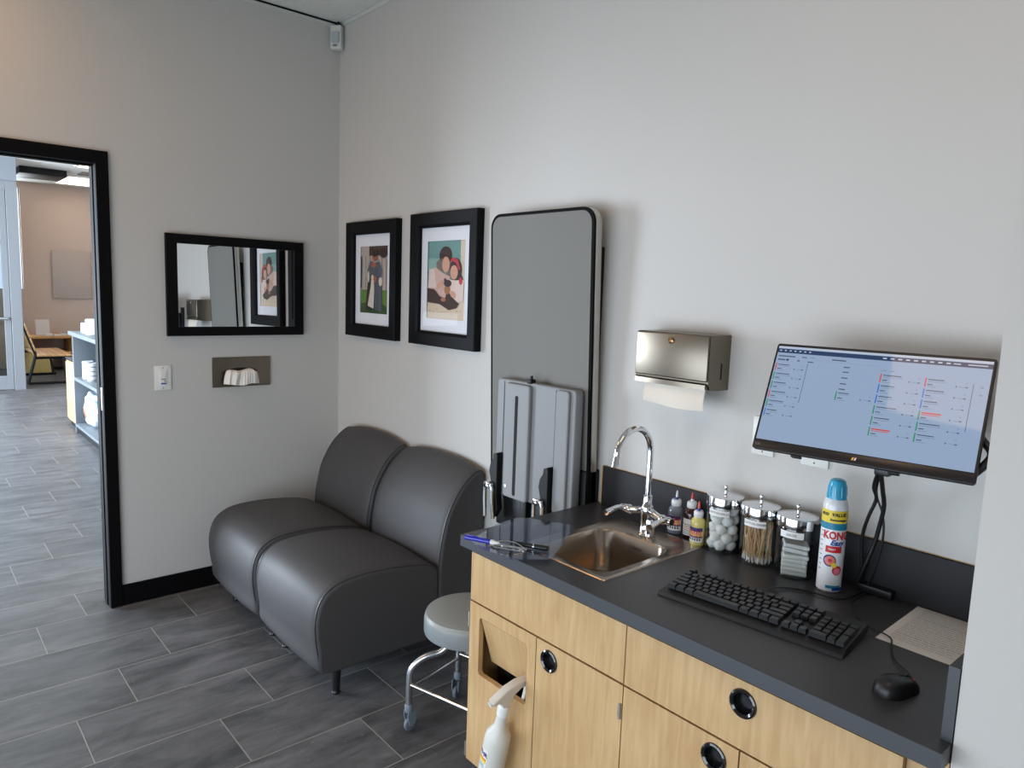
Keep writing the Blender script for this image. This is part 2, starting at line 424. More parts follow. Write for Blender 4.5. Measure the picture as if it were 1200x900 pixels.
# dark ceiling rail + troffers in the lobby
o = obj('ceiling_projector_rail', box(new(), -9.75, -9.05, -.40, .20, HL-.10, HL, .006), M['blackmetal'])
tag(o, 'black rail box fixed flat under the lobby ceiling beside the light', 'ceiling rail')
roomlamp2 = mat('warm_troffer_diffuser', srgb(250, 236, 220), .6, emis=srgb(255, 202, 152), estr=6.6)
roomlamp = mat('room_troffer_diffuser', srgb(250, 240, 230), .6, emis=srgb(255, 212, 174), estr=3.0)
lampm = mat('troffer_diffuser', srgb(255, 244, 226), .6, emis=srgb(255, 236, 208), estr=5.0)
for i, (x0, x1, y0, y1, lb) in enumerate(((-10.75, -9.55, .28, .88, 'glowing ceiling light panel nearest the far lobby wall'), (-8.35, -7.6, .17, .77, 'glowing ceiling light panel closer to the doorway'))):
    t = thing('ceiling_light', lb, 'ceiling light', ((x0+x1)/2, (y0+y1)/2, HL), group=None)
    w, d = (x1-x0)/2, (y1-y0)/2
    b1 = plate_hole(new(), [(-w, -d), (w, -d), (w, d), (-w, d)], [[(-w+.03, -d+.03), (w-.03, -d+.03), (w-.03, d-.03), (-w+.03, d-.03)]], -.02, 0, 'z')
    obj('light_frame', b1, M['whitep'], t, False)
    obj('diffuser', box(new(), -w+.03, w-.03, -d+.03, d-.03, -.014, -.004), lampm, t, False)
for i, (x0, x1, y0, y1, lb) in enumerate(((2.87, 3.48, -2.02, -.80, 'ceiling light panel over the worktop in the exam room'), (.22, .83, -2.95, -1.75, 'ceiling light panel in the front left of the exam room'))):
    t = thing('ceiling_light', lb, 'ceiling light', ((x0+x1)/2, (y0+y1)/2, H))
    w, d = (x1-x0)/2, (y1-y0)/2
    b1 = plate_hole(new(), [(-w, -d), (w, -d), (w, d), (-w, d)], [[(-w+.02, -d+.02), (w-.02, -d+.02), (w-.02, d-.02), (-w+.02, d-.02)]], -.012, 0, 'z')
    obj('light_frame', b1, M['whitep'], t, False)
    obj('diffuser', box(new(), -w+.02, w-.02, -d+.02, d-.02, -.008, -.002), roomlamp if i == 0 else roomlamp2, t, False)
# ceiling vent between
bm = new(); box(bm, -9.3, -8.9, .38, .78, HL-.015, HL, .003)
for i in range(7): box(bm, -9.27+i*.05, -9.24+i*.05, .40, .76, HL-.022, HL-.015)
tag(obj('ceiling_vent', bm, mat('vent_grey', srgb(120, 112, 104), .6)), 'grey louvred vent in the lobby ceiling between the two lights', 'ceiling vent')

# ================================================================== LOBBY THINGS
# acrylic notice board on the far wall
t = thing('acrylic_board', 'clear rectangular board held by small standoffs on the far lobby wall', 'wall board', (XF+.004, .575, 1.7))
bm = new(); box(bm, .025, .033, -.30, .30, -.48, .36, .002); obj('sheet', bm, mat('board_sheet', srgb(176, 160, 150), .5), t)
for yy in (-.27, .27):
    for zz in (-.44, -.06, .32):
        obj('standoff', lathe(new(), [(0, 0), (.014, 0), (.014, .04), (.012, .042), (0, .042)], 12, (0, yy, zz), mtx=Matrix.Rotation(PI/2, 4, 'Y')), M['alu'], t)

def bench(label, loc, L=1.2):
    t = thing('bench', label, 'bench', loc)
    # local: x runs along the bench (away), y from back (0) to front (.5)
    for sx in (0, -L):
        b = new()
        pts = [(sx, .02, .012), (sx, .50, .012), (sx, .50, .39), (sx, .09, .40)]
        def bar(p, q, w=.02):
            p = Vector(p); q = Vector(q); tube(b, [p, q], w, 4)
        bar((sx, -.02, .016), (sx, .52, .016)); bar((sx, -.02, .016), (sx, .09, .44)); bar((sx, .09, .44), (sx, -.06, .90)); bar((sx, .07, .395), (sx, .54, .395)); bar((sx, .48, .016), (sx, .44, .395))
        obj('frame_end', b, M['blackmetal'], t, False)
    b = new()
    for i in range(5): box(b, -L, .02, .10+i*.092, .10+i*.092+.086, .413, .44, .004)
    obj('seat', b, M['oak'], t)
    b = new()
    for i in range(4): box(b, -L, .02, -.012, .012, i*.105, i*.105+.098, .004)
    q = obj('backrest', b, M['oak'], t); q.location = (0, .085, .50); q.rotation_euler = (math.radians(17), 0, 0)
    return t
bench('oak slat bench with black steel loop frame seen end on in the lobby', (-8.85, -.42, 0))
# low wooden table beyond the bench with papers
t = thing('side_table', 'low square wooden table beyond the slat bench by the far wall', 'table', (-10.84, .16, 0))
bm = new(); box(bm, -.35, .35, -.38, .30, .56, .60, .004); obj('tabletop', bm, M['oak'], t)
bm = new(); box(bm, -.35, .35, .25, .30, 0, .56, .004); obj('side_panel', bm, M['oak'], t)
bm = new(); box(bm, -.35, .35, -.38, -.33, 0, .56, .004); obj('side_panel', bm, M['oak'], t)
bm = new(); box(bm, -.35, .35, -.33, .25, .30, .33, .003); obj('shelf', bm, M['oak'], t)
bm = new(); quad(bm, [(0, -.10, 0), (0, .10, 0), (-.05, .10, .26), (-.05, -.10, .26)]); quad(bm, [(.06, -.10, .0), (.06, .10, .0), (0, .10, 0), (0, -.10, 0)])
bmesh.ops.solidify(bm, geom=bm.faces[:], thickness=.003)
tag(obj('brochure_holder', bm, mat('holder_plastic', srgb(206, 196, 192), .3), loc=(-10.75, 0.04, .604)), 'clear upright brochure holder on the wooden side table', 'brochure holder')
for i, (x, y) in enumerate(((-10.60, .22), (-10.68, .33), (-10.57, .09))):
    bm = new(); box(bm, -.06, .06, -.05, .05, 0, .02+.008*i, .004)
    tag(obj('card_stack', bm, M['paper'], loc=(x, y, .601)), ['small white card stack in the middle of the wooden side table', 'thicker white card stack at the right edge of the side table', 'white card stack beside the brochure holder on the side table'][i], 'cards')
# yellow wood chest behind the bench frame
t = thing('storage_chest', 'yellowish wooden chest standing low behind the slat bench', 'chest', (-10.32, -.22, 0))
bm = new(); box(bm, -.15, .15, -.30, .30, .02, .36, .006); obj('body', bm, M['yellowwood'], t)
bm = new(); box(bm, -.16, .16, -.31, .31, .36, .385, .005); obj('lid', bm, M['yellowwood'], t)

# retail shelf unit
t = thing('retail_shelf_unit', 'grey retail shelf unit with tall back panel beyond the doorway', 'shelf unit', (-4.0, -.36, 0))
bm = new(); box(bm, -.72, -.69, -.19, .16, 0, 1.02, .003); obj('side_panel', bm, M['shelfgrey'], t)
bm = new(); box(bm, .69, .72, -.19, .16, 0, 1.02, .003); obj('side_panel', bm, M['shelfgrey'], t)
bm = new(); box(bm, -.75, .75, -.22, .16, 1.02, 1.06, .004); obj('top_shelf', bm, M['shelfgrey'], t)
bm = new(); box(bm, -.69, .69, -.19, .14, .555, .59, .003); obj('middle_shelf', bm, M['shelfgrey'], t)
bm = new(); box(bm, -.69, .69, -.19, .14, .07, .10, .003); obj('bottom_shelf', bm, M['shelfgrey'], t)
bm = new(); box(bm, -.70, .70, -.17, .14, 0, .07); obj('plinth', bm, M['blackp'], t)
bm = new(); box(bm, -.69, .69, .14, .16, .1, 1.02); obj('back_panel', bm, M['shelfdark'], t, False)
bm = new(); box(bm, -.70, .72, .16, .20, 0, 2.2, .004); obj('tall_back_panel', bm, M['shelfgrey'], t)
bm = new(); box(bm, -.702, -.699, .17, .19, 1.1, 2.17); obj('painted_edge_shade', bm, M['blackp'], t)  # black strip painted in for the shading across the panel's thickness
# light wood drawer box beside it
t = thing('wooden_cabinet', 'pale wooden cabinet standing against the left end of the grey shelf unit', 'cabinet', (-5.0, -.33, 0))
bm = new(); box(bm, -.26, .26, -.19, .18, .06, .72, .005); obj('body', bm, M['maple'], t)
bm = new(); box(bm, -.24, .24, -.17, .16, 0, .06); obj('plinth', bm, M['blackp'], t)
bm = new(); box(bm, -.27, .27, -.20, .19, .72, .745, .004); obj('cabinet_top', bm, M['blackp'], t)
bm = new(); box(bm, -.24, .24, -.203, -.19, .08, .70, .004); obj('door', bm, M['maple'], t)
# items on the shelves
def tub(label, x, y, z, r, h):
    t = thing('supplement_tub', label, 'tub', (x, y, z))
    obj('body', lathe(new(), [(0, 0), (r*.94, 0), (r, .01), (r, h*.72), (r*.9, h*.78)], 24), M['whitep'], t)
    obj('lid', lathe(new(), [(r*.9, h*.76), (r*.95, h*.78), (r*.95, h*.98), (r*.9, h), (0, h)], 24), M['whitep'], t)
tub('small white lidded tub on top of the grey shelf unit', -4.42, -.47, 1.061, .05, .10)
tub('large white lidded tub beside the small one on top of the shelf unit', -4.15, -.45, 1.061, .082, .15)
# food cans in stacks on the middle shelf
def can(r=.05, h=.044):
    t = thing('pet_food_can', 'x', 'can', group='white cans stacked on the middle shelf')
    obj('body', lathe(new(), [(0, 0), (r*.97, 0), (r, .003), (r, h-.003), (r*.97, h), (r*.93, h-.003), (0, h-.003)], 24), M['tin'], t)
    obj('label_band', lathe(new(), [(r+.0006, .006), (r+.0006, .014)], 24), M['greyink'], t)
    return t
c0 = None
for si, (x, y, n, lb) in enumerate(((-4.49, -.46, 4, 'left stack'), (-4.27, -.46, 4, 'right stack'))):
    for k in range(n):
        c = can() if c0 is None else copy_tree(c0)
        if c0 is None: c0 = c
        c.location = (x, y, .5905+k*.0445)
        c['label'] = ['bottom', 'second from bottom', 'third from bottom', 'top'][k]+' white can in the '+lb+' on the middle shelf'
# bag on bottom shelf
bm = new()
bmesh.ops.create_icosphere(bm, subdivisions=4, radius=1)
for v in bm.verts:
    p = v.co; s = 1+.07*math.sin(7*p.x+3*p.z)+.05*math.sin(11*p.z+5*p.y)
    v.co = Vector((math.copysign(abs(p.x)**.75, p.x)*.20*s, math.copysign(abs(p.y)**.8, p.y)*.10*s, max(-1, math.copysign(abs(p.z)**.7, p.z))*.17*s+.18))
zmin = min(v.co.z for v in bm.verts)
for v in bm.verts: v.co.z -= zmin
for f in bm.faces:
    c = f.calc_center_median()
    if c.y < -.03 and .08 < c.z < .19 and -.16 < c.x < -.02: f.material_index = 1
    elif c.y < -.03 and c.z > .21 and c.x > .0: f.material_index = 2
tag(obj('treat_bag', bm, [M['bag'], mat('bag_orange', srgb(226, 120, 90), .3), mat('bag_blue', srgb(150, 184, 220), .3)], loc=(-4.40, -.41, .1005)), 'crinkled white bag with orange and blue print on the bottom shelf', 'bag')
t = thing('display_box', 'dark navy display box with pale grey end on top of the shelf unit', 'box', (-4.30, -.30, 1.061))
bm = new(); box(bm, -.36, .30, -.06, .06, 0, .20, .003); obj('box_body', bm, M['navy'], t)
bm = new(); box(bm, -.366, -.36, -.058, .058, .002, .198, .001); obj('end_label', bm, mat('pale_grey_card', srgb(150, 160, 162), .5), t)

# ================================================================== LOUNGE CHAIRS
def make_chair(label, cx, w, extra=''):
    t = thing('lounge_chair', label, 'armless chair', (cx, 0, 0), group=None)
    hw = w/2
    def sweep(prof, crown_fn, n=18):
        P = [Vector((0, p[0], p[1])) for p in prof]
        cen = sum(P, Vector())/len(P)
        b = new(); rings = []
        xs = [(-hw, .014), (-hw+.004, .005), (-hw+.012, 0)]+[(-hw+.012+(2*hw-.024)*i/n, 0) for i in range(1, n)]+[(hw-.012, 0), (hw-.004, .005), (hw, .014)]
        for x, ins in xs:
            s = x/hw; ring = []
            for i, p in enumerate(P):
                a, c = P[i-1], P[(i+1) % len(P)]
                tn = (c-a).normalized(); nr = Vector((0, tn.z, -tn.y))
                if (p-cen).dot(nr) < 0: nr = -nr
                q = p-nr*ins
                q = crown_fn(q, s)
                ring.append(b.verts.new((x, q.y, q.z)))
            rings.append(ring)
        m = len(P)
        for i in range(len(rings)-1):
            for k in range(m): b.faces.new((rings[i][k], rings[i][(k+1) % m], rings[i+1][(k+1) % m], rings[i+1][k]))
        b.faces.new(rings[0]); b.faces.new(rings[-1][::-1])
        bmesh.ops.recalc_face_normals(b, faces=b.faces[:])
        return b, P
    sp = [(-.785, .125), (-.808, .22), (-.818, .32), (-.808, .39), (-.785, .435), (-.745, .466), (-.69, .483), (-.60, .489), (-.50, .486), (-.40, .474), (-.31, .456), (-.262, .43), (-.250, .38), (-.250, .25), (-.250, .125), (-.40, .118), (-.60, .118)]
    def sc(q, s):
        k = 1-s*s; z = q.z+.016*k*max(0, min(1, (q.z-.3)/.15)); y = q.y-.012*k*max(0, min(1, (-.6-q.y)/.15))
        return Vector((q.x, y, z))
    b, _ = sweep([tuple(v)[:2] for v in cm([(p[0], p[1], 0) for p in sp], 4, True)], sc)
    seat = obj('seat', b, M['leather'], t, ang=50)
    bp_ = [(-.2495, .125), (-.2495, .25), (-.2495, .36), (-.248, .44), (-.238, .53), (-.215, .63), (-.182, .70), (-.145, .755), (-.105, .795), (-.066, .822), (-.038, .828), (-.018, .812), (-.010, .77), (-.010, .60), (-.016, .35), (-.022, .125), (-.12, .120)]
    def bc(q, s):
        k = 1-abs(s)**2.4; z = q.z+.034*k*max(0, min(1, (q.z-.5)/.3)); y = q.y-.010*k*max(0, min(1, (-q.y-.05)/.15))
        return Vector((q.x, y, z))
    b, _ = sweep([tuple(v)[:2] for v in cm([(p[0], p[1], 0) for p in bp_], 4, True)], bc)
    back = obj('backrest', b, M['leather'], t, ang=50)
    for part, prof, fn, lo, hi in ((seat, sp, sc, 0, 12), (back, bp_, bc, 1, 13)):
        for sx in (-1, 1):
            pts = [fn(Vector((0, p[0], p[1])), .97) for p in prof[lo:hi+1]]
            pts = [Vector((sx*(hw-.009), p.y, p.z)) for p in pts]
            pts = cm(pts, 4)
            obj('piping', tube(new(), pts, .0032, 6), M['piping'], part)
    for sx in (-1, 1):
        for y in (-.705, -.08):
            x = sx*(hw-.055)
            b = lathe(new(), [(0, 0), (.017, 0), (.018, .006), (.0145, .012), (.0155, .02), (.021, .118), (.021, .122), (0, .122)], 16, (x, y, 0))
            obj('leg', b, M['blackp'], t)
    return t
make_chair('grey leather armless lounge chair in the room corner, left of the pair', .50, .578)
make_chair('grey leather armless lounge chair nearer the wooden cabinet, right of the pair', 1.115, .585)

# ================================================================== WALL THINGS
# mirror
t = thing('wall_mirror', 'wide black framed mirror on the left wall above the tissue holder', 'mirror', (0, -.581, 1.591))
hw, hh = .355, .252
bm = new(); plate_hole(bm, [(-hw, -hh), (hw, -hh), (hw, hh), (-hw, hh)], [[(-hw+.052, -hh+.046), (hw-.052, -hh+.046), (hw-.052, hh-.046), (-hw+.052, hh-.046)]], .002, .024, 'x')
obj('frame', bm, M['blackframe'], t, False)
bm = new(); box(bm, -.004, .004, -hw+.045, hw-.045, -hh+.04, hh-.04); q = obj('mirror_glass', bm, M['mirror'], t, False); q.location = (.010, 0, 0); q.rotation_euler = (0, -.009, -.008)

# wall switch
t = thing('wall_switch', 'white occupancy switch plate between the door frame and the tissue holder', 'switch', (0, -.958, 1.131))
bm = new(); box(bm, 0, .006, -.039, .039, -.062, .062, .003); obj('plate', bm, M['whitep'], t)
bm = new(); box(bm, .006, .010, -.017, .017, -.034, .034, .0015); obj('rocker', bm, M['whitep'], t)
bm = new(); box(bm, .010, .0125, -.012, .012, -.031, -.025, .001); obj('blue_button', bm, M['blue'], t)
bm = new(); box(bm, .010, .012, -.010, .010, -.008, -.004); box(bm, .010, .012, .004, .010, -.018, -.013); obj('markings', bm, M['greyink'], t)
for zz in (-.05, .05): obj('screw', lathe(new(), [(0, 0), (.003, 0), (.0025, .001), (0, .001)], 10, (.006, 0, zz), mtx=Matrix.Rotation(PI/2, 4, 'Y')), M['greyink'], t)

# recessed tissue dispenser and the tissue
t = thing('tissue_dispenser', 'stainless steel tissue holder plate set in the left wall', 'tissue holder', (0, -.566, 1.145))
bm = new(); a = [(-.152+.152+.152*0, 0)]
bm = new(); plate_hole(bm, [(-.152, -.076), (.152, -.076), (.152, .076), (-.152, .076)], [[(x*.085, z*.022) for x, z in ((math.cos(k*PI/12), math.sin(k*PI/12)) for k in range(24))]], 0.0, .005, 'x')
box(bm, .002, .008, -.154, -.148, -.078, .078, .001); box(bm, .002, .008, .148, .154, -.078, .078, .001); box(bm, .002, .008, -.15, .15, .073, .079, .001); box(bm, .002, .008, -.15, .15, -.079, -.073, .001)
obj('face_plate', bm, M['steel'], t, False)
bm = new(); box(bm, -.001, .001, -.09, .09, -.03, .03); obj('slot', bm, M['darkhole'], t, False)
bm = new(); NU, NV = 60, 12; g = []
for i in range(NU+1):
    u = i/NU; row = []
    for j in range(NV+1):
        v = j/NV
        y = (u-.5)*.175*(1-.10*math.cos(v*PI)+.04*math.sin(u*12)); fold = .0050*math.sin(u*31+3*math.sin(u*5)+v*3)*(.3+v)+.0035*math.sin(u*13+v*6)+.0018*math.sin(u*83+v*4)
        x = .006+.045*math.sin(min(1, v*1.5)*PI/2)*(1-abs(2*u-1)**4*.6)+fold*.8
        z = .018-.075*v**1.3+.020*math.sin(v*PI)+.006*math.sin(u*9+1)*(1-v*.3)-.012*abs(2*u-1)**3*(1-v)
        row.append(bm.verts.new((x, y, z)))
    g.append(row)
for i in range(NU):
    for j in range(NV): bm.faces.new((g[i][j], g[i+1][j], g[i+1][j+1], g[i][j+1]))
tag(obj('tissue', bm, M['tissue'], ang=80, loc=(.0, -.572, 1.138)), 'crumpled white tissue pulled out of the steel wall holder', 'tissue')

# motion sensor in the corner
t = thing('motion_sensor', 'white motion sensor high in the room corner under the ceiling', 'sensor', (.028, -.028, 2.958), (0, 0, math.radians(40)))
bm = new(); box(bm, -.032, .032, -.034, .012, -.062, .062, .008, 3); obj('housing', bm, M['offwhite'], t)
bm = new(); prism(bm, rrect(-.022, .022, -.035, .025, .012), -.042, -.033, 'y', bev=.003); obj('lens_window', bm, M['lens'], t)
bm = new(); box(bm, -.012, .012, -.044, -.041, -.052, -.044); obj('badge', bm, M['greyink'], t)
bm = new(); tube(bm, [(0, 0, .06), (0, .01, .088)], .008); obj('mount', bm, M['blackp'], t)

# framed pictures
def figure_mesh(shapes):
    bm = new()
    for k, (mi, pts) in enumerate(shapes):
        y = -.0002*(k+1)
        f = bm.faces.new([bm.verts.new((p[0], y, p[1])) for p in pts]); f.material_index = mi
        if f.normal.y > 0: f.normal_flip()
    bm.normal_update()
    for f in bm.faces:
        if f.normal.y > 0: f.normal_flip()
    return bm
def ell(cx, cz, a, b, n=20, rot=0): return [(cx+a*math.cos(2*PI*i/n)*math.cos(rot)-b*math.sin(2*PI*i/n)*math.sin(rot), cz+a*math.cos(2*PI*i/n)*math.sin(rot)+b*math.sin(2*PI*i/n)*math.cos(rot)) for i in range(n)]
def R_(x0, x1, z0, z1): return [(x0, z0), (x1, z0), (x1, z1), (x0, z1)]
def picture(label, x0, x1, z0, z1, shapes_fn, mats):
    cx, cz, hw, hh = (x0+x1)/2, (z0+z1)/2, (x1-x0)/2, (z1-z0)/2
    t = thing('framed_picture', label, 'framed picture', (cx, 0, cz))
    fw = .068
    bm = new()
    # mitred bevelled frame profile swept round the rectangle
    prof = [(0, -.001), (0, -.036), (.004, -.040), (fw-.012, -.038), (fw, -.028), (fw, -.001)]
    rings = []
    for d, y in prof:
        rings.append([bm.verts.new((sx*(hw-d), y, sz*(hh-d))) for sx, sz in ((-1, -1), (1, -1), (1, 1), (-1, 1))])
    for i in range(len(rings)):
        a, b = rings[i], rings[(i+1) % len(rings)]
        for k in range(4): bm.faces.new((a[k], a[(k+1) % 4], b[(k+1) % 4], b[k]))
    bmesh.ops.recalc_face_normals(bm, faces=bm.faces[:])
    obj('frame', bm, M['blackframe'], t, False)
    iw, ih = hw-fw, hh-fw; pw, ph = iw-.048, ih-.062
    bm = new(); plate_hole(bm, [(-iw-.003, -ih-.003), (iw+.003, -ih-.003), (iw+.003, ih+.003), (-iw-.003, ih+.003)], [[(-pw, -ph), (pw, -ph), (pw, ph), (-pw, ph)]], -.012, -.009, 'y')
    obj('mat_board', bm, M['matboard'], t, False)
    sh = shapes_fn(pw, ph)
    bm = figure_mesh(sh); xform(bm, Matrix.Translation((0, -.006, 0)))
    obj('printed_photo', bm, mats, t, False)
    bm = new(); quad(bm, [(-iw, -.015, -ih), (iw, -.015, -ih), (iw, -.015, ih), (-iw, -.015, ih)])
    obj('glazing', bm, clear_mat('picture_glass', (.97, .97, .97, 1), 1, 1.22, .02), t, False)
    return t
pm = lambda n, *c: mat(n, srgb(*c), .7, var=.12, vscale=60)
matsA = [pm('fence_pale', 178, 166, 156), pm('foliage_dark', 70, 52, 42), pm('grass', 92, 128, 52), pm('post_dark', 48, 40, 36), pm('arch_grey', 150, 152, 156), pm('coat_grey', 92, 90, 92), pm('trouser_grey', 84, 88, 98), pm('skin_red', 168, 92, 68), pm('dog_white', 214, 204, 190), pm('hair_dark', 58, 40, 34), pm('grass_dark', 52, 78, 34), pm('fence_line', 110, 100, 94)]
def picA(w, h):
    s = [(0, R_(-w, w, -h, h)), (1, R_(-w*.4, w, h*.72, h)), (9, ell(w*.65, h*.8, w*.3, h*.16)), (2, R_(-w, w, -h, -h*.30)), (10, [(-w, -h), (w, -h), (w, -h*.8), (w*.2, -h*.62), (-w, -h*.72)])]
    for k in range(7): x = -w*.95+k*w*.3; s.append((11, R_(x, x+w*.03, -h*.3, h*.72)))
    s += [(3, R_(-w, -w*.9, -h*.25, h*.7)), (4, ell(0, h*.22, w*.66, h*.38, 28)), (0, ell(0, h*.2, w*.58, h*.33, 28)),
          (5, [(-w*.42, -h*.1), (w*.02, -h*.12), (w*.06, h*.5), (-w*.25, h*.56), (-w*.5, h*.3)]), (6, [(w*.02, -h*.12), (w*.5, -h*.1), (w*.62, h*.3), (w*.35, h*.55), (w*.06, h*.5)]),
          (3, [(-w*.6, -h*.9), (-w*.2, -h*.92), (-w*.02, -h*.1), (-w*.45, -h*.08)]), (6, [(w*.1, -h*.9), (w*.62, -h*.92), (w*.58, -h*.1), (w*.02, -h*.1)]),
          (7, ell(w*.05, h*.66, w*.17, h*.12)), (9, ell(w*.05, h*.78, w*.2, h*.10)), (7, ell(0, h*.44, w*.2, h*.07)), (7, ell(w*.06, h*.02, w*.16, h*.10)),
          (8, ell(w*.5, -h*.05, w*.13, h*.13)), (8, ell(-w*.38, h*.10, w*.06, h*.16)),
          (8, [(-w*.42, -h*.78), (w*.02, -h*.86), (w*.06, -h*.3), (w*.02, h*.0), (-w*.14, h*.02), (-w*.26, -h*.35)]), (8, ell(-w*.08, h*.08, w*.09, h*.07)), (3, ell(-w*.08, h*.06, w*.02, h*.012))]
    return s
picture('smaller-looking framed picture nearest the corner, of a standing person and a white dog on grass', .153, .669, 1.347, 1.962, picA, matsA)
matsB = [pm('teal_wall', 108, 150, 146), pm('cream_wall', 206, 194, 176), pm('teal_low', 134, 172, 166), pm('bedspread', 214, 196, 172), pm('jumper', 206, 172, 162), pm('dark_hair', 64, 42, 40), pm('skin', 206, 158, 134), pm('red_hairband', 190, 62, 70), pm('pale_shirt', 222, 200, 192), pm('puppy_dark', 62, 44, 40), pm('puppy_tan', 166, 112, 80), pm('grey_hair', 120, 106, 98), pm('speckle', 150, 120, 100)]
def picB(w, h):
    s = [(0, R_(-w, w, -h, h)), (2, R_(-w, -w*.3, h*.2, h*.56)), (1, R_(w*.72, w, -h, h)), (3, R_(-w, w, -h, -h*.52)),
         (5, ell(-w*.05, h*.62, w*.34, h*.24)), (11, [(-w*.55, h*.45), (-w*.2, h*.62), (-w*.12, h*.14), (-w*.5, h*.12)]), (11, [(w*.1, h*.5), (w*.3, h*.4), (w*.22, h*.1), (w*.02, h*.14)]),
         (4, [(-w*.98, -h*.62), (-w*.92, h*.18), (-w*.6, h*.34), (-w*.1, h*.16), (w*.2, h*.1), (w*.15, -h*.6)]), (8, [(-w*.98, -h*.2), (-w*.92, h*.28), (-w*.66, h*.3), (-w*.5, -h*.2)]),
         (6, ell(-w*.02, h*.40, w*.2, h*.2)), (5, [(-w*.32, h*.5), (-w*.2, h*.78), (w*.2, h*.76), (w*.28, h*.52), (w*.05, h*.62), (-w*.14, h*.6)]),
         (5, ell(w*.5, h*.26, w*.32, h*.3)), (5, [(w*.6, h*.4), (w*.92, h*.0), (w*.8, -h*.1), (w*.5, h*.1)]), (6, ell(w*.42, h*.2, w*.2, h*.18)), (7, [(w*.2, h*.48), (w*.34, h*.58), (w*.6, h*.52), (w*.74, h*.28), (w*.66, h*.26), (w*.52, h*.44), (w*.3, h*.48)]),
         (8, [(w*.1, -h*.5), (w*.2, h*.02), (w*.5, h*.0), (w*.95, h*.02), (w*.92, -h*.5), (w*.5, -h*.62)]), (7, ell(w*.78, -h*.02, w*.09, h*.09)),
         (6, ell(-w*.3, -h*.12, w*.2, h*.08, rot=.5)), (6, ell(w*.4, -h*.36, w*.16, h*.09, rot=-.4)),
         (9, [(-w*.98, -h*.58), (-w*.98, -h*.22), (-w*.6, -h*.24), (-w*.3, -h*.42), (w*.0, -h*.46), (w*.1, -h*.2), (w*.3, -h*.4), (w*.72, -h*.58), (w*.6, -h*.7), (w*.2, -h*.76), (-w*.3, -h*.62)]),
         (10, ell(w*.1, -h*.24, w*.16, h*.12)), (9, ell(w*.12, -h*.08, w*.2, h*.09)), (10, ell(-w*.1, -h*.5, w*.14, h*.05)), (9, ell(-w*.02, -h*.0, w*.06, h*.05))]
    for k in range(9): s.append((12, ell(-w*.85+k*w*.21, -h*(.8+.05*math.sin(k*2.3)), w*.03, h*.012, 6)))
    return s
picture('larger-looking framed picture beside the fold-up table, of two people with a dark puppy', .80, 1.330, 1.349, 1.971, picB, matsB)

# fold-up examination table
t = thing('folding_exam_table', 'tall grey fold-up examination table stowed upright on the back wall', 'examination table', (0, 0, 0))
def lean(y, z): return y  # placeholder for clarity of the sweep below
bm = new()
px0, px1, pz0, pz1 = 1.497, 2.066, .70, 1.925
tilt = math.atan2(.045, 1.15)
PT = Matrix.Translation((0, -.050, pz0)) @ Matrix.Rotation(tilt, 4, 'X') @ Matrix.Translation((0, 0, -pz0))
bm = new(); prism(bm, rrect(px0+.011, px1-.011, pz0+.011, pz1-.011, .047, 8), -.002, 0, 'y'); xform(bm, PT); obj('table_top_underside', bm, M['panelgrey'], t)
bm = new(); prism(bm, rrect(px0-.001, px1+.001, pz0-.001, pz1+.001, .057, 8), -.001, .008, 'y'); xform(bm, PT); obj('black_edge_band', bm, mat('edge_black', srgb(7, 7, 8), .7, spec=.1), t)
bm = new(); prism(bm, rrect(px0, px1, pz0, pz1, .056, 8), .010, .042, 'y', bev=.004); xform(bm, PT); obj('alloy_rim', bm, M['alu'], t)
# wall channel behind
bm = new(); box(bm, 1.575, 2.036, -.022, 0, .90, 1.79, .003); obj('wall_plate', bm, M['blackmetal'], t)
bm = new(); box(bm, 1.60, 1.67, -.075, 0, .30, .86, .004); obj('wall_rail', bm, M['blackmetal'], t)
bm = new(); box(bm, 1.93, 2.066, -.075, 0, .30, .97, .004); obj('wall_rail', bm, M['blackmetal'], t)
bm = new(); box(bm, 1.60, 2.0, -.11, -.02, .66, .80, .008); obj('lower_beam', bm, M['blackmetal'], t)
bm = new(); box(bm, 1.775, 1.81, -.135, -.10, .62, .835, .004); obj('gas_strut_guard', bm, M['blackmetal'], t)
# mechanism cover : three folded sheets
cy = -.083
def cover(poly, bev, mi=0):
    b = new(); prism(b, poly, cy-.045, cy+.004, 'y', bev=bev); return b
bm = new(); b2 = rrect(1.603, 2.045, .80, 1.272, .018, 5)
prism(bm, b2, -.124, -.082, 'y', bev=.007); obj('mechanism_cover', bm, M['cover'], t)
bm = new(); prism(bm, rrect(1.672, 1.815, .80, 1.262, .014, 4), -.142, -.120, 'y', bev=.007); obj('raised_rib', bm, M['cover'], t)
bm = new(); prism(bm, rrect(1.952, 2.02, .80, 1.266, .014, 4), -.136, -.120, 'y', bev=.006); obj('raised_rib', bm, M['cover'], t)
for x in (1.648, 1.944):
    bm = new(); box(bm, x-.002, x+.002, -.1252, -.118, .81, 1.262); obj('seam', bm, M['ink'], t, False)
bm = new(); prism(bm, rrect(1.735, 1.751, .815, 1.215, .006, 4), -.1435, -.138, 'y'); obj('slot', bm, M['darkhole'], t, False)
bm = new(); box(bm, 1.782, 1.806, -.128, -.100, 1.268, 1.285, .004); tube(bm, [(1.794, -.114, 1.28), (1.794, -.114, 1.298)], .006, 10); obj('latch', bm, M['blackmetal'], t)
bm = new(); lathe(bm, [(0, 0), (.006, 0), (.006, .003), (0, .003)], 12, (1.695, -.142, .845), mtx=Matrix.Rotation(PI/2, 4, 'X')); obj('screw', bm, M['chrome'], t)
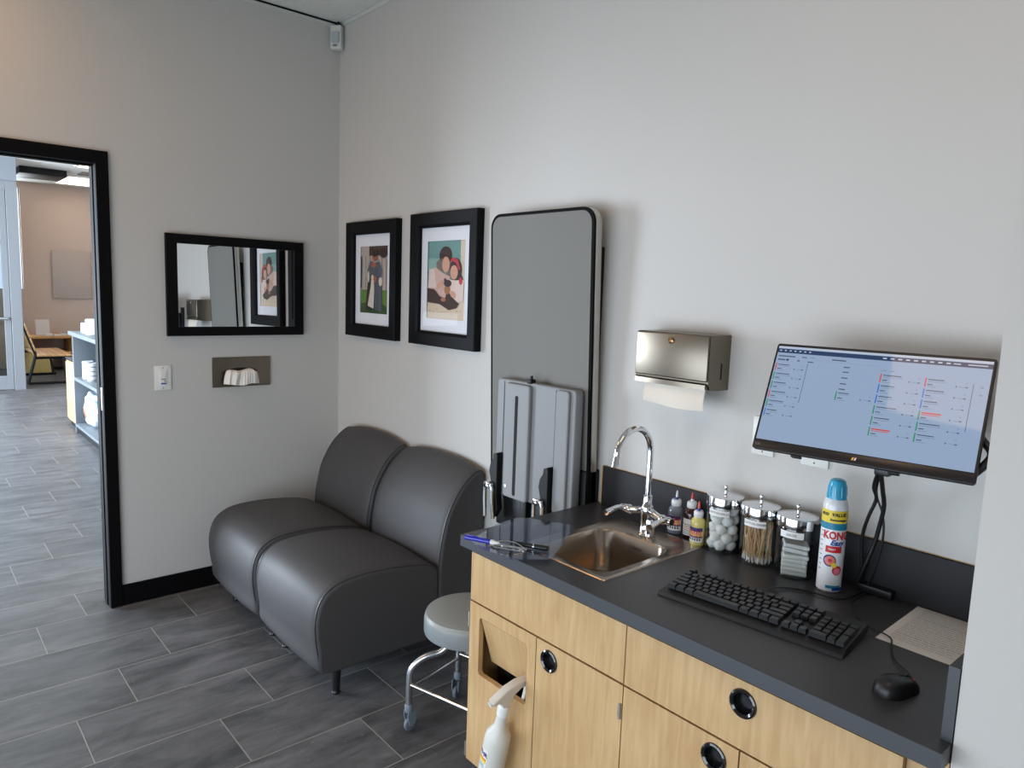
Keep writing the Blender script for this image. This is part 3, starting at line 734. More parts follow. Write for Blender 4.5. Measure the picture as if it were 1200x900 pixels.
for x in (1.640, 1.935):
    pts = [(x-.012, .965), (x+.008, .972), (x+.013, .960), (x+.013, .80), (x+.022, .74), (x-.004, .70), (x-.018, .78), (x-.022, .84), (x-.036, .89), (x-.030, .92), (x-.014, .945)]
    bm = new(); prism(bm, pts, -.156, -.126, 'y', bev=.003); obj('lift_arm', bm, M['blackmetal'], t)
    # chrome hook handles
    bm = new()
    hx = x-.022
    pp = cm([(hx-.022, -.165, .70), (hx-.024, -.166, .78), (hx-.020, -.168, .830), (hx, -.170, .842), (hx+.020, -.168, .828), (hx+.022, -.166, .77), (hx+.030, -.164, .70)], 5)
    tube(bm, pp, .008, 10); box(bm, hx-.024, hx+.022, -.176, -.150, .822, .846, .004)
    obj('handle', bm, M['chrome'], t)

# paper towel dispenser
t = thing('paper_towel_dispenser', 'stainless steel paper towel dispenser on the back wall over the jars', 'paper towel dispenser', (2.44, 0, 1.335))
bm = new()
prism(bm, [(0, 0), (0, .172), (-.105, .172), (-.112, .165), (-.112, .022), (-.098, .004), (-.060, 0)], -.140, .140, 'x')
obj('body', bm, M['steel'], t, ang=30)
bm = new(); box(bm, -.139, .139, -.119, -.111, .030, .170, .004, 3); obj('front_cover', bm, M['steel'], t)
bm = new(); prism(bm, [(-.121, .006), (-.121, .021), (-.113, .025), (-.100, .006)], -.136, .136, 'x', bev=.0015); obj('tear_bar', bm, M['steel'], t)
bm = new(); lathe(bm, [(0, 0), (.010, 0), (.010, .004), (.006, .006), (.004, .004), (0, .004)], 20, (.0, -.119, .148), mtx=Matrix.Rotation(PI/2, 4, 'X')); obj('lock', bm, M['brass'], t)
bm = new(); box(bm, .1398, .1408, -.048, -.042, .035, .085); obj('level_slot', bm, M['darkhole'], t, False)
bm = new(); g = []
for i in range(25):
    u = i/24; row = []
    for j in range(9):
        v = j/8; row.append(bm.verts.new((-.103+.230*u+.012*v*(1-u)*0, -.103-.010*math.sin(v*2.2)+.004*math.sin(u*7)*v, -.003-(.060+.010*math.sin(u*2.6))*v)))
    g.append(row)
for i in range(24):
    for j in range(8): bm.faces.new((g[i][j], g[i+1][j], g[i+1][j+1], g[i][j+1]))
bmesh.ops.solidify(bm, geom=bm.faces[:], thickness=.0015)
tag(obj('paper_towel', bm, M['towel'], ang=60, loc=(2.44, 0, 1.343)), 'cream folded paper towel hanging out of the steel dispenser', 'paper towel')

# wall outlets under the monitor
for x0, x1, z0, z1, lb in ((2.680, 2.752, 1.154, 1.270, 'white wall plate under the lower left corner of the monitor'), (2.838, 2.919, 1.152, 1.268, 'white wall plate further right, behind the monitor bottom edge')):
    t = thing('wall_outlet', lb, 'wall outlet', ((x0+x1)/2, 0, (z0+z1)/2))
    w = (x1-x0)/2; h = (z1-z0)/2
    bm = new(); box(bm, -w, w, -.006, 0, -h, h, .002); obj('plate', bm, M['whitep'], t)
    bm = new(); box(bm, -.017, .017, -.009, -.006, -.034, .034, .001); obj('socket_insert', bm, M['whitep'], t)
    for zz in (-.047, .047): obj('screw', lathe(new(), [(0, 0), (.003, 0), (0, .001)], 10, (0, -.0062, zz), mtx=Matrix.Rotation(PI/2, 4, 'X')), M['greyink'], t)

# ================================================================== CABINETS AND WORKTOP
WZ = .851
YF = -.625
def ring_pull(parent, cx, cz):
    r = .033
    b = lathe(new(), [(r-.012, .004), (r-.010, -.003), (r-.005, -.006), (r-.001, -.004), (r, .0)], 40, (cx, YF, cz), mtx=Matrix.Rotation(-PI/2, 4, 'X'))
    o = obj('ring_pull', b, mat('pull_black', srgb(14, 15, 20), .12, coat=.6), parent); o['label'] = 'round black recessed finger pull'
    b = lathe(new(), [(r-.010, -.002), (r-.012, .012), (r-.016, .017), (0, .017)], 40, (cx, YF, cz), mtx=Matrix.Rotation(-PI/2, 4, 'X'))
    obj('cup', b, mat('pull_cup', srgb(22, 22, 24), .3), o)
def front(parent, name, x0, x1, z0, z1, hole=None, rect=None):
    g = .0018
    b = new(); outer = [(x0+g, z0+g), (x1-g, z0+g), (x1-g, z1-g), (x0+g, z1-g)]
    hs = []
    if hole: hs.append(circ(hole[0], hole[1], .0325, 40))
    if rect: hs.append(rrect(*rect, .012, 4))
    if hs: plate_hole(b, outer, hs, YF, YF+.018, 'y')
    else: box(b, x0+g, x1-g, YF, YF+.018, z0+g, z1-g, .0012)
    o = obj(name, b, M['maple'], parent, False)
    if hole: ring_pull(o, *hole)
    return o
def carcass(parent, x0, x1, open_left=False):
    b = new(); T = .018
    box(b, x0, x0+T, -.605, -.002, .09, .812); box(b, x1-T, x1, -.605, -.002, .09, .812)
    box(b, x0+T, x1-T, -.605, -.002, .09, .108); box(b, x0+T, x1-T, -.02, -.002, .108, .812); box(b, x0+T, x1-T, -.605, -.02, .625, .643)
    box(b, x0+T, x1-T, -.605, -.585, .643, .812)
    obj('carcass', b, M['maplec'], parent, False)
    b = new(); box(b, x0+.01, x1-.01, -.545, -.50, 0, .09); obj('toe_kick', b, M['black'], parent, False)
X0, XM1, XM, XD, X1 = 2.100, 2.4125, 2.7365, 3.0665, 3.391
t = thing('base_cabinet', 'maple base cabinet under the sink with a waste flap in its left door', 'base cabinet', (0, 0, 0))
carcass(t, X0, XM)
front(t, 'false_front', X0, XM, .640, .800)
hx0, hx1, hz0, hz1 = 2.150, 2.376, .408, .598
dl = front(t, 'door', X0, XM1, .092, .638, rect=(hx0, hx1, hz0, hz1))
front(t, 'door', XM1, XM, .092, .638, hole=(2.467, .587))
bm = new(); box(bm, hx0+.004, hx1-.004, -.006, .008, -.165, 0, .002)
fl = obj('waste_flap', bm, M['maple'], dl, False); fl.location = (0, YF+.010, hz1-.004); fl.rotation_euler = (math.radians(17), 0, 0); fl['label'] = 'wooden flap pushed inwards over the dark opening'
for zz in (.572, .125):
    bm = new(); box(bm, X0-.006, X0-.0005, YF+.004, YF+.03, zz-.02, zz+.02, .001); tube(bm, [(X0-.004, YF+.002, zz-.024), (X0-.004, YF+.002, zz+.024)], .004, 10); obj('hinge', bm, M['alu'], t)
t2 = thing('base_cabinet', 'maple base cabinet with one wide drawer under the keyboard', 'base cabinet', (0, 0, 0))
carcass(t2, XM+.0005, X1)
front(t2, 'drawer_front', XM, X1, .640, .800, hole=(3.066, .748))
front(t2, 'door', XM, XD, .092, .638, hole=(3.005, .589))
front(t2, 'door', XD, X1, .092, .638)
for zz in (.567, .13):
    bm = new(); box(bm, XM-.013, XM-.007, YF-.003, YF, zz-.018, zz+.018, .001); tube(bm, [(XM-.006, YF-.003, zz-.021), (XM-.006, YF-.003, zz+.021)], .0035, 10); obj('hinge', bm, M['alu'], t)
bm = new(); box(bm, X1+.001, X1+.036, -.610, -.59, .0, .812); box(bm, X1+.036, XR-.002, -.600, -.59, .0, .812); 
tag(obj('filler_strip', bm, M['maple'], None, False), 'narrow maple filler strip between the drawer cabinet and the right wall', 'filler strip')
# waste bin behind the flap
t = thing('waste_bin', 'black lined waste bin inside the cabinet behind the wooden flap', 'waste bin', (2.262, -.425, .109))
b = new(); 
for i, (w0, z0) in enumerate(((.10, 0), (.125, .30))): pass
prof = [(.0, 0), (.150, 0), (.162, .31), (.168, .312), (.168, .322), (.155, .322), (.142, .01), (0, .01)]
lathe(b, prof, 4, mtx=Matrix.Rotation(PI/4, 4, 'Z')); obj('bin_body', b, M['blackp'], t, False)
b = new(); n = 40
rg = []
for j, (rr, zz) in enumerate(((.118, .29), (.122, .326), (.110, .332), (.100, .30), (.02, .27))):
    rg.append([b.verts.new((rr*(1+.05*math.sin(9*a+j))*math.cos(a), rr*(1+.05*math.sin(9*a+j))*math.sin(a), zz+.006*math.sin(7*a))) for a in [2*PI*i/n for i in range(n)]])
for j in range(4):
    for i in range(n): b.faces.new((rg[j][i], rg[j][(i+1) % n], rg[j+1][(i+1) % n], rg[j+1][i]))
obj('liner', b, mat('bin_liner', srgb(16, 16, 18), .2, bump=.6, bscale=30), t)

# worktop with the sink cut-out
sx0, sx1, sy0, sy1 = 2.247, 2.600, -.562, -.100
t = thing('worktop', 'charcoal laminate worktop with upstands over the maple cabinets', 'worktop', (0, 0, 0))
bm = new(); plate_hole(bm, [(2.072, -.647), (3.456, -.647), (3.456, -.002), (2.072, -.002)], [[(sx0+.012, sy0+.012), (sx1-.012, sy0+.012), (sx1-.012, sy1-.012), (sx0+.012, sy1-.012)]], WZ-.036, WZ, 'z')
obj('counter_slab', bm, M['counter'], t, False)
bm = new(); box(bm, 2.0715, 3.4565, -.649, -.6465, WZ-.036, WZ-.0006); obj('front_edge', bm, M['counterlit'], t, False)['label'] = 'laminate front edge with window light painted into its colour'
bm = new(); box(bm, 2.094, 3.438, -.016, -.001, WZ+.0002, WZ+.140, .0012); obj('back_upstand', bm, mat('upstand_laminate', srgb(44, 44, 47), .62, spec=.25, var=.15, vscale=7), t)
bm = new(); box(bm, 2.088, 2.094, -.0165, -.001, WZ+.0002, WZ+.141); box(bm, 2.094, 3.438, -.0012, -.0002, WZ+.1402, WZ+.1425); obj('upstand_edge', bm, M['maplec'], t, False)['label'] = 'bare wood end of the upstand'
bm = new(); box(bm, 3.438, 3.456, -.600, -.001, WZ+.0002, WZ+.140, .0012); obj('side_upstand', bm, M['counter'], t)
bm = new(); box(bm, 3.4378, 3.4562, -.602, -.600, WZ+.0004, WZ+.1395); obj('side_upstand_edge', bm, M['counterlit'], t, False)

# sink
t = thing('sink', 'rectangular stainless steel drop-in sink in the charcoal worktop', 'sink', (0, 0, WZ))
bm = new()
bx0, bx1, by0, by1 = 2.285, 2.563, -.532, -.215
def ringpts(x0, x1, y0, y1, r, z, n=8): return [(p[0], p[1], z) for p in rrect(x0, x1, y0, y1, r, n)]
secs = [ringpts(sx0, sx1, sy0, sy1, .012, .0003), ringpts(sx0+.002, sx1-.002, sy0+.002, sy1-.002, .012, .0032), ringpts(sx0+.012, sx1-.012, sy0+.012, sy1-.012, .012, .0040), ringpts(sx0+.016, sx1-.016, sy0+.016, sy1-.016, .014, .0026),
        ringpts(bx0-.006, bx1+.006, by0-.006, by1+.006, .054, .0026), ringpts(bx0-.001, bx1+.001, by0-.001, by1+.001, .050, .0010), ringpts(bx0+.003, bx1-.003, by0+.003, by1-.003, .048, -.006), ringpts(bx0+.009, bx1-.009, by0+.009, by1-.009, .048, -.110),
        ringpts(bx0+.018, bx1-.018, by0+.018, by1-.018, .045, -.132), ringpts(bx0+.040, bx1-.040, by0+.040, by1-.040, .035, -.142), ringpts(bx0+.09, bx1-.09, by0+.12, by1-.12, .03, -.145)]
R2 = [[bm.verts.new(p) for p in s] for s in secs]
for a, b in zip(R2, R2[1:]):
    for i in range(len(a)): bm.faces.new((a[i], a[(i+1) % len(a)], b[(i+1) % len(a)], b[i]))
bm.faces.new(R2[-1])
bmesh.ops.recalc_face_normals(bm, faces=bm.faces[:])
for f in bm.faces: f.normal_flip() if bm.faces[0].normal.z < -.5 else None
obj('basin', bm, M['steelh'], t, ang=40)
bm = new(); lathe(bm, [(0, -.003), (.018, -.003), (.024, .002), (.036, .003), (.040, 0)], 32, ((bx0+bx1)/2, (by0+by1)/2, -.144)); obj('drain', bm, M['chrome'], t)
bm = text_bm('ELKAY', .016, lambda x, y, z: (2.430+x, by1-.0105+.0, -.030+y)); obj('lettering', bm, M['ink'], t, False)
# overflow clip on the back right of the bowl
bm = new(); lathe(bm, [(0, 0), (.016, 0), (.018, .003), (.010, .006), (0, .004)], 24, (bx1-.0095, by1-.055, -.035), mtx=Matrix.Rotation(-PI/2, 4, 'Y')); obj('overflow', bm, M['chrome'], t)

# faucet
fx, fy = 2.412, -.152
t = thing('faucet', 'chrome gooseneck faucet with two lever handles behind the sink', 'faucet', (fx, fy, WZ+.003))
bm = new(); lathe(bm, [(0, 0), (.024, 0), (.025, .003), (.021, .008), (.0195, .05), (.021, .055), (.021, .085), (.018, .095), (.0145, .10), (.0145, .125), (.011, .128), (0, .128)], 32); obj('body', bm, M['chrome'], t)
bm = new(); lathe(bm, [(0, 0), (.016, 0), (.016, .045), (.013, .055), (0, .055)], 20, (.026, -.012, 0)); obj('shank', bm, M['chrome'], t)
arc = [(0, 0, .12), (0, 0, .20), (0, 0, .265)]
for i in range(1, 15):
    a = PI*i/16*1.12; arc.append((0, -.082+.082*math.cos(a), .270+.082*math.sin(a)))
e = Vector(arc[-1]); arc.append(tuple(e+Vector((0, -.006, -.028))))
bm = new(); P = cm(arc, 3); tube(bm, P, [.0105]*(len(P)), 20); obj('spout', bm, M['chrome'], t)
bm = new(); tp = Vector(arc[-1]); tube(bm, [tp+Vector((0, .003, .012)), tp+Vector((0, -.001, -.006))], .0118, 20); obj('aerator', bm, M['chrome'], t)
for sx in (-1, 1):
    bm = new(); P = [(0, 0, .082), (sx*.03, 0, .070), (sx*.058, -.004, .064), (sx*.072, -.006, .062)]; tube(bm, cm(P, 5), .012, 16)
    bm2 = bm; lathe(bm2, [(0, 0), (.015, 0), (.016, .004), (.016, .012), (.012, .016), (.0135, .020), (.0135, .034), (.010, .040), (0, .040)], 20, (sx*.060, -.004, .063), mtx=Matrix.Rotation(sx*PI/2, 4, 'Y'))
    v = obj('valve', bm2, M['chrome'], t)
    bm = new(); P = [(sx*.088, -.006, .066), (sx*.089, -.045, .071), (sx*.090, -.098, .062)]; P = cm(P, 5); tube(bm, P, [.0065+.0035*i/len(P) for i in range(len(P))], 12)
    obj('lever', bm, M['chrome'], v)
    bm = new(); lathe(bm, [(0, 0), (.0105, 0), (.0105, .004), (0, .005)], 16, (sx*.100, -.005, .063), mtx=Matrix.Rotation(sx*PI/2, 4, 'Y')); obj('index_cap', bm, M['whitep'] if sx < 0 else M['blackp'], v)

# clear acrylic clipboard with pen
def W2(p): return p
clipz = WZ+.008
a0 = math.atan2(.113, .208)
poly = [(2.205, -.690), (2.360, -.678), (2.415, -.590), (2.263, -.330), (2.215, -.305), (2.075, -.375), (2.062, -.410), (2.076, -.494), (2.120, -.640)]
t = thing('clipboard', 'clear bluish acrylic clipboard lying over the front left sink corner', 'clipboard', (0, 0, 0))
poly = [(2.150, -.672), (2.215, -.692), (2.350, -.676), (2.413, -.590), (2.405, -.565), (2.262, -.328), (2.232, -.312), (2.082, -.388), (2.072, -.415), (2.080, -.500)]
bm = new(); prism(bm, poly, clipz, clipz+.003, 'z', bev=.0006); bd = obj('board', bm, M['acrylic'], t, False)
bm = new()
dv = Vector((.884, .467, 0)).normalized(); c0_ = Vector((2.275, -.630, clipz+.003))
pv = Vector((-dv.y, dv.x, 0))
def CB(a, b_, z): return c0_+dv*a+pv*b_+Vector((0, 0, z))
tube(bm, [CB(-.062, .006, .004), CB(.062, .006, .004)], .0035, 8)
tube(bm, cm([CB(-.055, -.006, .001), CB(-.03, -.010, .009), CB(0, -.022, .012), CB(.03, -.010, .009), CB(.055, -.006, .001)], 5), .0022, 8)
tube(bm, cm([CB(-.05, .012, .004), CB(-.02, .020, .012), CB(.02, .020, .012), CB(.05, .012, .004)], 5), .0022, 8)
lathe(bm, [(0, 0), (.006, 0), (.006, .004), (0, .005)], 12, CB(-.045, .0, 0)); lathe(bm, [(0, 0), (.006, 0), (.006, .004), (0, .005)], 12, CB(.045, .0, 0))
k0 = len(bm.verts); box(bm, -.058, .058, -.012, .012, .0, .0012)
bm.verts.ensure_lookup_table()
for v in bm.verts[k0:]: p = v.co.copy(); v.co = CB(p.x, p.y, p.z)
obj('clip', bm, M['chrome'], t)['label'] = 'chrome spring clip'
# blue pen resting on the front left corner
t = thing('pen', 'blue pen with white tip lying on the clear clipboard by the worktop corner', 'pen', (2.192, -.676, clipz+.0155), (0, math.radians(0), math.radians(25)))
bm = new(); lathe(bm, [(0, -.042), (.0065, -.042), (.0075, -.038), (.0075, .044), (.0, .044)], 18, mtx=Matrix.Rotation(PI/2, 4, 'Y')); obj('barrel', bm, M['penblue'], t)
bm = new(); lathe(bm, [(0, .044), (.0070, .044), (.0074, .052), (.0050, .064), (.0018, .074), (0, .075)], 18, mtx=Matrix.Rotation(PI/2, 4, 'Y')); obj('tip', bm, M['whitep'], t)
bm = new(); box(bm, -.040, .0, -.0015, .0015, .0072, .0092, .0004); obj('pocket_clip', bm, M['penblue'], t)
# black marker behind the clip
t = thing('marker', 'black marker with a chrome ring lying along the clipboard clip', 'marker', (2.318, -.572, clipz+.0105), (0, 0, math.radians(28)))
bm = new(); lathe(bm, [(0, -.052), (.006, -.052), (.007, -.048), (.007, .010), (0, .010)], 18, mtx=Matrix.Rotation(PI/2, 4, 'Y')); obj('barrel', bm, M['blackp'], t)
bm = new(); lathe(bm, [(.0, .010), (.0078, .010), (.0078, .050), (.006, .054), (0, .054)], 18, mtx=Matrix.Rotation(PI/2, 4, 'Y')); obj('cap', bm, M['blackp'], t)
bm = new(); lathe(bm, [(.0074, .006), (.0082, .006), (.0082, .010), (.0074, .010)], 18, mtx=Matrix.Rotation(PI/2, 4, 'Y')); obj('ring', bm, M['chrome'], t)

# small dispensing bottles
def band(bm, r, z0, z1, a0, a1, mi, n=14, off=.0004):
    """curved label patch on a cylinder of radius r, angles in degrees (0 = +x, -90 = towards the room)"""
    r += off; A = [math.radians(a0+(a1-a0)*i/n) for i in range(n+1)]
    lo = [bm.verts.new((r*math.cos(a), r*math.sin(a), z0)) for a in A]; hi = [bm.verts.new((r*math.cos(a), r*math.sin(a), z1)) for a in A]
    for i in range(n): f = bm.faces.new((lo[i], lo[i+1], hi[i+1], hi[i])); f.material_index = mi
def bottle(label, x, y, liquid, ringm, tipm, flame, hb=.078, r=.021, plain=False, rot=0):
    t = thing('dropper_bottle', label, 'bottle', (x, y, WZ+.0005), (0, 0, rot))
    obj('body', lathe(new(), [(0, 0), (r*.92, 0), (r, .003), (r, hb*.78), (r*.9, hb*.9), (r*.55, hb), (r*.5, hb+.004)], 28), liquid, t)
    b = new(); band(b, r, .012, hb*.66, -170, -10, 0)
    mats = [M['labelw'], M['purple'], M['orange'], M['red'], M['ink'], M['yellow']]
    if not plain:
        band(b, r, hb*.52, hb*.66, -165, -15, 1, off=.0007)
        random.seed(int(x*1000))
        for k in range(12):
            a = -160+k*12; z = hb*(.40+.10*random.random()); band(b, r, hb*.36, z+.010, a, a+8, 2 if k % 2 else 3, 3, .0009); band(b, r, hb*.34, z, a+2, a+9, 5 if k % 3 == 0 else 2, 3, .0011)
        band(b, r, hb*.30, hb*.36, -165, -15, 1, off=.0010)
        for k in range(7): band(b, r, hb*.20, hb*.28, -150+k*18, -140+k*18, 4, 2, .0008)
    else:
        for k in range(6): band(b, r, .016+k*.006, .018+k*.006, -158, -158+100+(k*37) % 40, 3 if k in (3,) else 4, 8, .0007)
    obj('label_sticker', b, mats, t, False)
    obj('collar', lathe(new(), [(r*.50, hb-.004), (r*.66, hb+.002), (r*.66, hb+.016), (r*.55, hb+.020), (0, hb+.020)], 24), M['capnat'], t)
    obj('tip_ring', lathe(new(), [(0, hb+.020), (.0058, hb+.020), (.0050, hb+.028), (0, hb+.028)], 16), ringm, t)
    obj('nozzle_cap', lathe(new(), [(0, hb+.027), (.0046, hb+.027), (.0030, hb+.046), (.0018, hb+.049), (0, hb+.049)], 16), tipm, t)
bottle('small clear dropper bottle with blue ring and white tip next to the faucet', 2.458, -.058, M['liqclear'], M['capdark'], M['capnat'], 1, .091, .0255)
bottle('small dark red dropper bottle with red tip, middle of the three bottles', 2.519, -.060, M['liqdark'], M['capnat'], M['capred'], 0, .099, .0240, plain=True)
bottle('small yellow dropper bottle with orange tip beside the cotton ball jar', 2.571, -.098, M['liqyel'], M['capdark'], M['caporange'], 1, .089, .0225)

# glass jars
def jar(label, x, y, word, r=.0525, h=.150):
    t = thing('glass_jar', label, 'jar', (x, y, WZ+.0005))
    T = .003
    obj('glass_body', lathe(new(), [(0, 0), (r*.93, 0), (r, .006), (r, h-.01), (r*.965, h), (r*.965-T, h), (r-T, h-.012), (r-T, .010), (r*.9, .006), (0, .006)], 56), M['glass'], t)
    L = obj('lid', lathe(new(), [(r*1.01, h-.006), (r*1.055, h-.006), (r*1.06, h-.003), (r*1.06, h+.020), (r*1.045, h+.023), (r*.7, h+.027), (r*.2, h+.030), (0, h+.030)], 64), M['chrome'], t, ang=30); L['label'] = 'polished metal lid'
    obj('knob', lathe(new(), [(0, h+.028), (.0055, h+.028), (.0045, h+.034), (.0045, h+.042), (.0062, h+.045), (.0062, h+.052), (.004, h+.055), (0, h+.055)], 20), M['chrome'], L)
    b = new(); z0 = h-.032; band(b, r, z0, z0+.019, -114, -42, 0, 14, .0006)
    lab = obj('name_label', b, M['labelw'], t, False)
    rr = r+.0012; ac = math.radians(-78)
    b = text_bm(word, .0088, lambda px, py, pz: ((rr+pz*.3)*math.cos(ac+px/rr), (rr+pz*.3)*math.sin(ac+px/rr), z0+.0095+py)); obj('lettering', b, M['ink'], lab, False)
    return t
JX = [(2.648, -.077), (2.768, -.079), (2.883, -.082)]
jar('glass jar with metal lid holding cotton balls, beside the yellow bottle', *JX[0], 'COTTON BALLS')
jar('glass jar with metal lid holding wooden cotton swabs, middle of the three jars', *JX[1], 'COTTON SWABS')
jar('glass jar with metal lid holding gauze squares, nearest the spray can', *JX[2], 'GAUZE')
# cotton balls: relax a packing in the jar
random.seed(11)
pts = []; Rb = .0172; Rj = .0448
for i in range(30):
    a = random.random()*2*PI; q = math.sqrt(random.random())*.035; pts.append(Vector((q*math.cos(a), q*math.sin(a), .025+i*.0033)))
for it in range(400):
    for i in range(len(pts)):
        pts[i].z -= .0004
        for j in range(i):
            d = pts[i]-pts[j]; L_ = d.length
            if L_ < 2*Rb*.93 and L_ > 1e-6: d *= (2*Rb*.93-L_)/L_*.5; pts[i] += d; pts[j] -= d
    for p in pts:
        q = math.hypot(p.x, p.y)
        if q > Rj-Rb: p.x *= (Rj-Rb)/q; p.y *= (Rj-Rb)/q
        p.z = max(p.z, .0065+Rb)
bm = new(); bmesh.ops.create_icosphere(bm, subdivisions=3, radius=Rb)
for v in bm.verts:
    p = v.co.normalized(); v.co *= 1+.06*math.sin(5*p.x+2)*math.sin(4*p.y)+.05*math.sin(9*p.z+3*p.x)
cb0 = obj('cotton_ball', bm, M['cotton'], ang=180)
for i, p in enumerate(pts):
    o = cb0 if i == 0 else cb0.copy()
    if i: C.objects.link(o)
    o.location = Vector((JX[0][0], JX[0][1], WZ))+p; o.rotation_euler = (i*1.3, i*.7, i*2.1); s = .95+.14*((i*37) % 10)/10; o.scale = (s, s*.96, s)
    tag(o, 'fluffy white cotton ball inside the glass jar beside the yellow bottle', 'cotton ball', 'cotton balls in the left jar')
# cotton swabs
bm = new(); tube(bm, [(0, 0, .0), (0, 0, .128)], .00115, 6); k0 = len(bm.faces)
lathe(bm, [(0, -.001), (.0020, 0), (.0027, .005), (.0022, .013), (.0011, .016)], 8, mi=1)
sw0 = obj('cotton_swab', bm, [M['birch'], M['cotton']])
random.seed(5); n = 0
for i in range(84):
    k = i+.5; q = .0425*math.sqrt(k/84); a = k*2.39996
    base = Vector((q*math.cos(a), q*math.sin(a), .0085))
    a2 = a+random.uniform(-.9, .9); q2 = min(.044, q*random.uniform(.6, 1.0)+random.uniform(0, .012))
    if i % 9 == 0: a2 = a+random.uniform(1.6, 2.8); q2 = .042
    top = Vector((q2*math.cos(a2), q2*math.sin(a2), 0)); hor = (top-Vector((base.x, base.y, 0))).length
    top.z = base.z+math.sqrt(max(.0001, .128**2-hor**2))*1.0
    if top.z > .134: top.z = .134
    dirv = (top-base).normalized()
    o = sw0 if i == 0 else sw0.copy()
    if i: C.objects.link(o)
    o.rotation_mode = 'XYZ'; o.rotation_euler = Vector((0, 0, 1)).rotation_difference(dirv).to_euler(); o.location = Vector((JX[1][0], JX[1][1], WZ))+base
    s = random.uniform(.88, .96); o.scale = (1, 1, s)
    tag(o, 'thin wooden cotton swab standing tip down in the middle jar', 'cotton swab', 'cotton swabs in the middle jar')
# gauze pads
random.seed(9)
def pad():
    b = new(); hw = .0335
    rngs = []
    prism(b, rrect(-hw, hw, -hw, hw, .003, 3), 0, .0118, 'z', bev=.0042)
    return b
gp = obj('gauze_pad', pad(), M['gauze'])
lay = []
for k in range(5): lay.append(((.0016*math.sin(k*2), .0012*math.cos(k*3), .0068+k*.0120), (0, 0, math.radians(28+3*math.sin(k*5)))))
for k in range(2): lay.append(((0, .000, .0705+k*.0130), (math.radians(-3), math.radians(5), math.radians(25+8*k))))
for i, (p, r) in enumerate(lay):
    o = gp if i == 0 else gp.copy()
    if i: C.objects.link(o)
    o.location = Vector((JX[2][0], JX[2][1], WZ))+Vector(p); o.rotation_euler = r
    tag(o, ['bottom', 'second', 'third', 'fourth', 'fifth', 'sixth', 'top'][i]+' white gauze pad counted upwards in the right jar', 'gauze pad', 'gauze pads in the right jar')

# spray can
t = thing('spray_can', 'tall white aerosol can with blue cap and yellow band beside the jars', 'spray can', (2.992, -.098, WZ+.0005))
r = .0315; hB = .232
obj('can_body', lathe(new(), [(0, .003), (r*.9, 0), (r, .004), (r, hB), (r*.97, hB+.006), (r*.84, hB+.018), (r*.74, hB+.022), (0, hB+.022)], 48, mis=[0]*8), M['tin'], t)
capo = obj('cap', lathe(new(), [(r*.80, hB+.016), (r*.78, hB+.026), (r*.72, hB+.055), (r*.60, hB+.068), (r*.4, hB+.072), (0, hB+.072)], 40), M['capblue'], t); capo['label'] = 'bright blue cap'
b = new(); 
for k in range(10):
    a = 2*PI*k/10; tube(b, [(r*.785*math.cos(a), r*.785*math.sin(a), hB+.026), (r*.73*math.cos(a), r*.73*math.sin(a), hB+.054)], .0013, 6)
obj('grip_ribs', b, M['capblue'], capo)
b = new()
def pt(px, pz, ac, rr=r+.0012):
    a = math.radians(ac)+px/rr; return (rr*math.cos(a), rr*math.sin(a), pz)
band(b, r, .190, .224, 0, 360, 0, 60); band(b, r, .172, .190, 0, 360, 1, 60)
obj('label_print', b, [M['yellow'], M['teal']], t, False)
b = new(); band(b, r, .110, .128, -95, -20, 2, 14)
obj('red_panel', b, [M['yellow'], M['teal'], M['red']], t, False)
b = new()
band(b, r, .012, .020, -80, -10, 1, 14); band(b, r, .006, .014, -50, 10, 3, 12, .0006)
def disc(cx, cz, rad, ac, mi, off):
    rr = r+off; n = 20; c = b.verts.new(pt(cx, cz, ac, rr)); vs = [b.verts.new(pt(cx+rad*math.cos(2*PI*i/n), cz+rad*math.sin(2*PI*i/n), ac, rr)) for i in range(n)]
    for i in range(n): f = b.faces.new((c, vs[i], vs[(i+1) % n])); f.material_index = mi
disc(0, .088, .0165, -72, 3, .0006); disc(0.001, .088, .013, -72, 4, .0009); disc(0, .089, .009, -72, 5, .0012); disc(.001, .089, .005, -72, 2, .0015)
disc(.012, .076, .007, -72, 6, .0010)
obj('emblem', b, [M['yellow'], M['teal'], M['red'], M['blue'], M['orange'], M['pink'], M['yellow'], M['greyink']], t, False)
b = new()
disc(0, .062, .013, -34, 2, .0006); disc(0, .060, .009, -34, 5, .0009)
obj('emblem', b, [M['yellow'], M['teal'], M['red'], M['blue'], M['orange'], M['pink'], M['yellow'], M['greyink']], t, False)
b = new()
for k in range(9): band(b, r, .060+k*.013, .062+k*.013, -128, -112, 7, 4, .0005)
obj('small_print', b, [M['yellow'], M['teal'], M['red'], M['blue'], M['orange'], M['pink'], M['yellow'], M['greyink']], t, False)
for s, sz, z, ac, m, sh in (('KONG', .0235, .156, -50, 'red', 0), ('Easy', .020, .137, -42, 'blue', .35), ('VALUE', .0125, .213, -46, 'ink', .2), ('SIZE!', .0105, .212, -112, 'ink', .2), ('Economique', .0085, .199, -48, 'ink', .2), ('TREAT', .0065, .119, -66, 'whitep', 0)):
    bb = text_bm(s, sz, lambda x, y, zz: pt(x+y*sh, z+y*(1.25 if s == 'KONG' else 1), ac, r+.0013+zz*.5), bold=sz*.035); obj('lettering', bb, M[m], t, False)

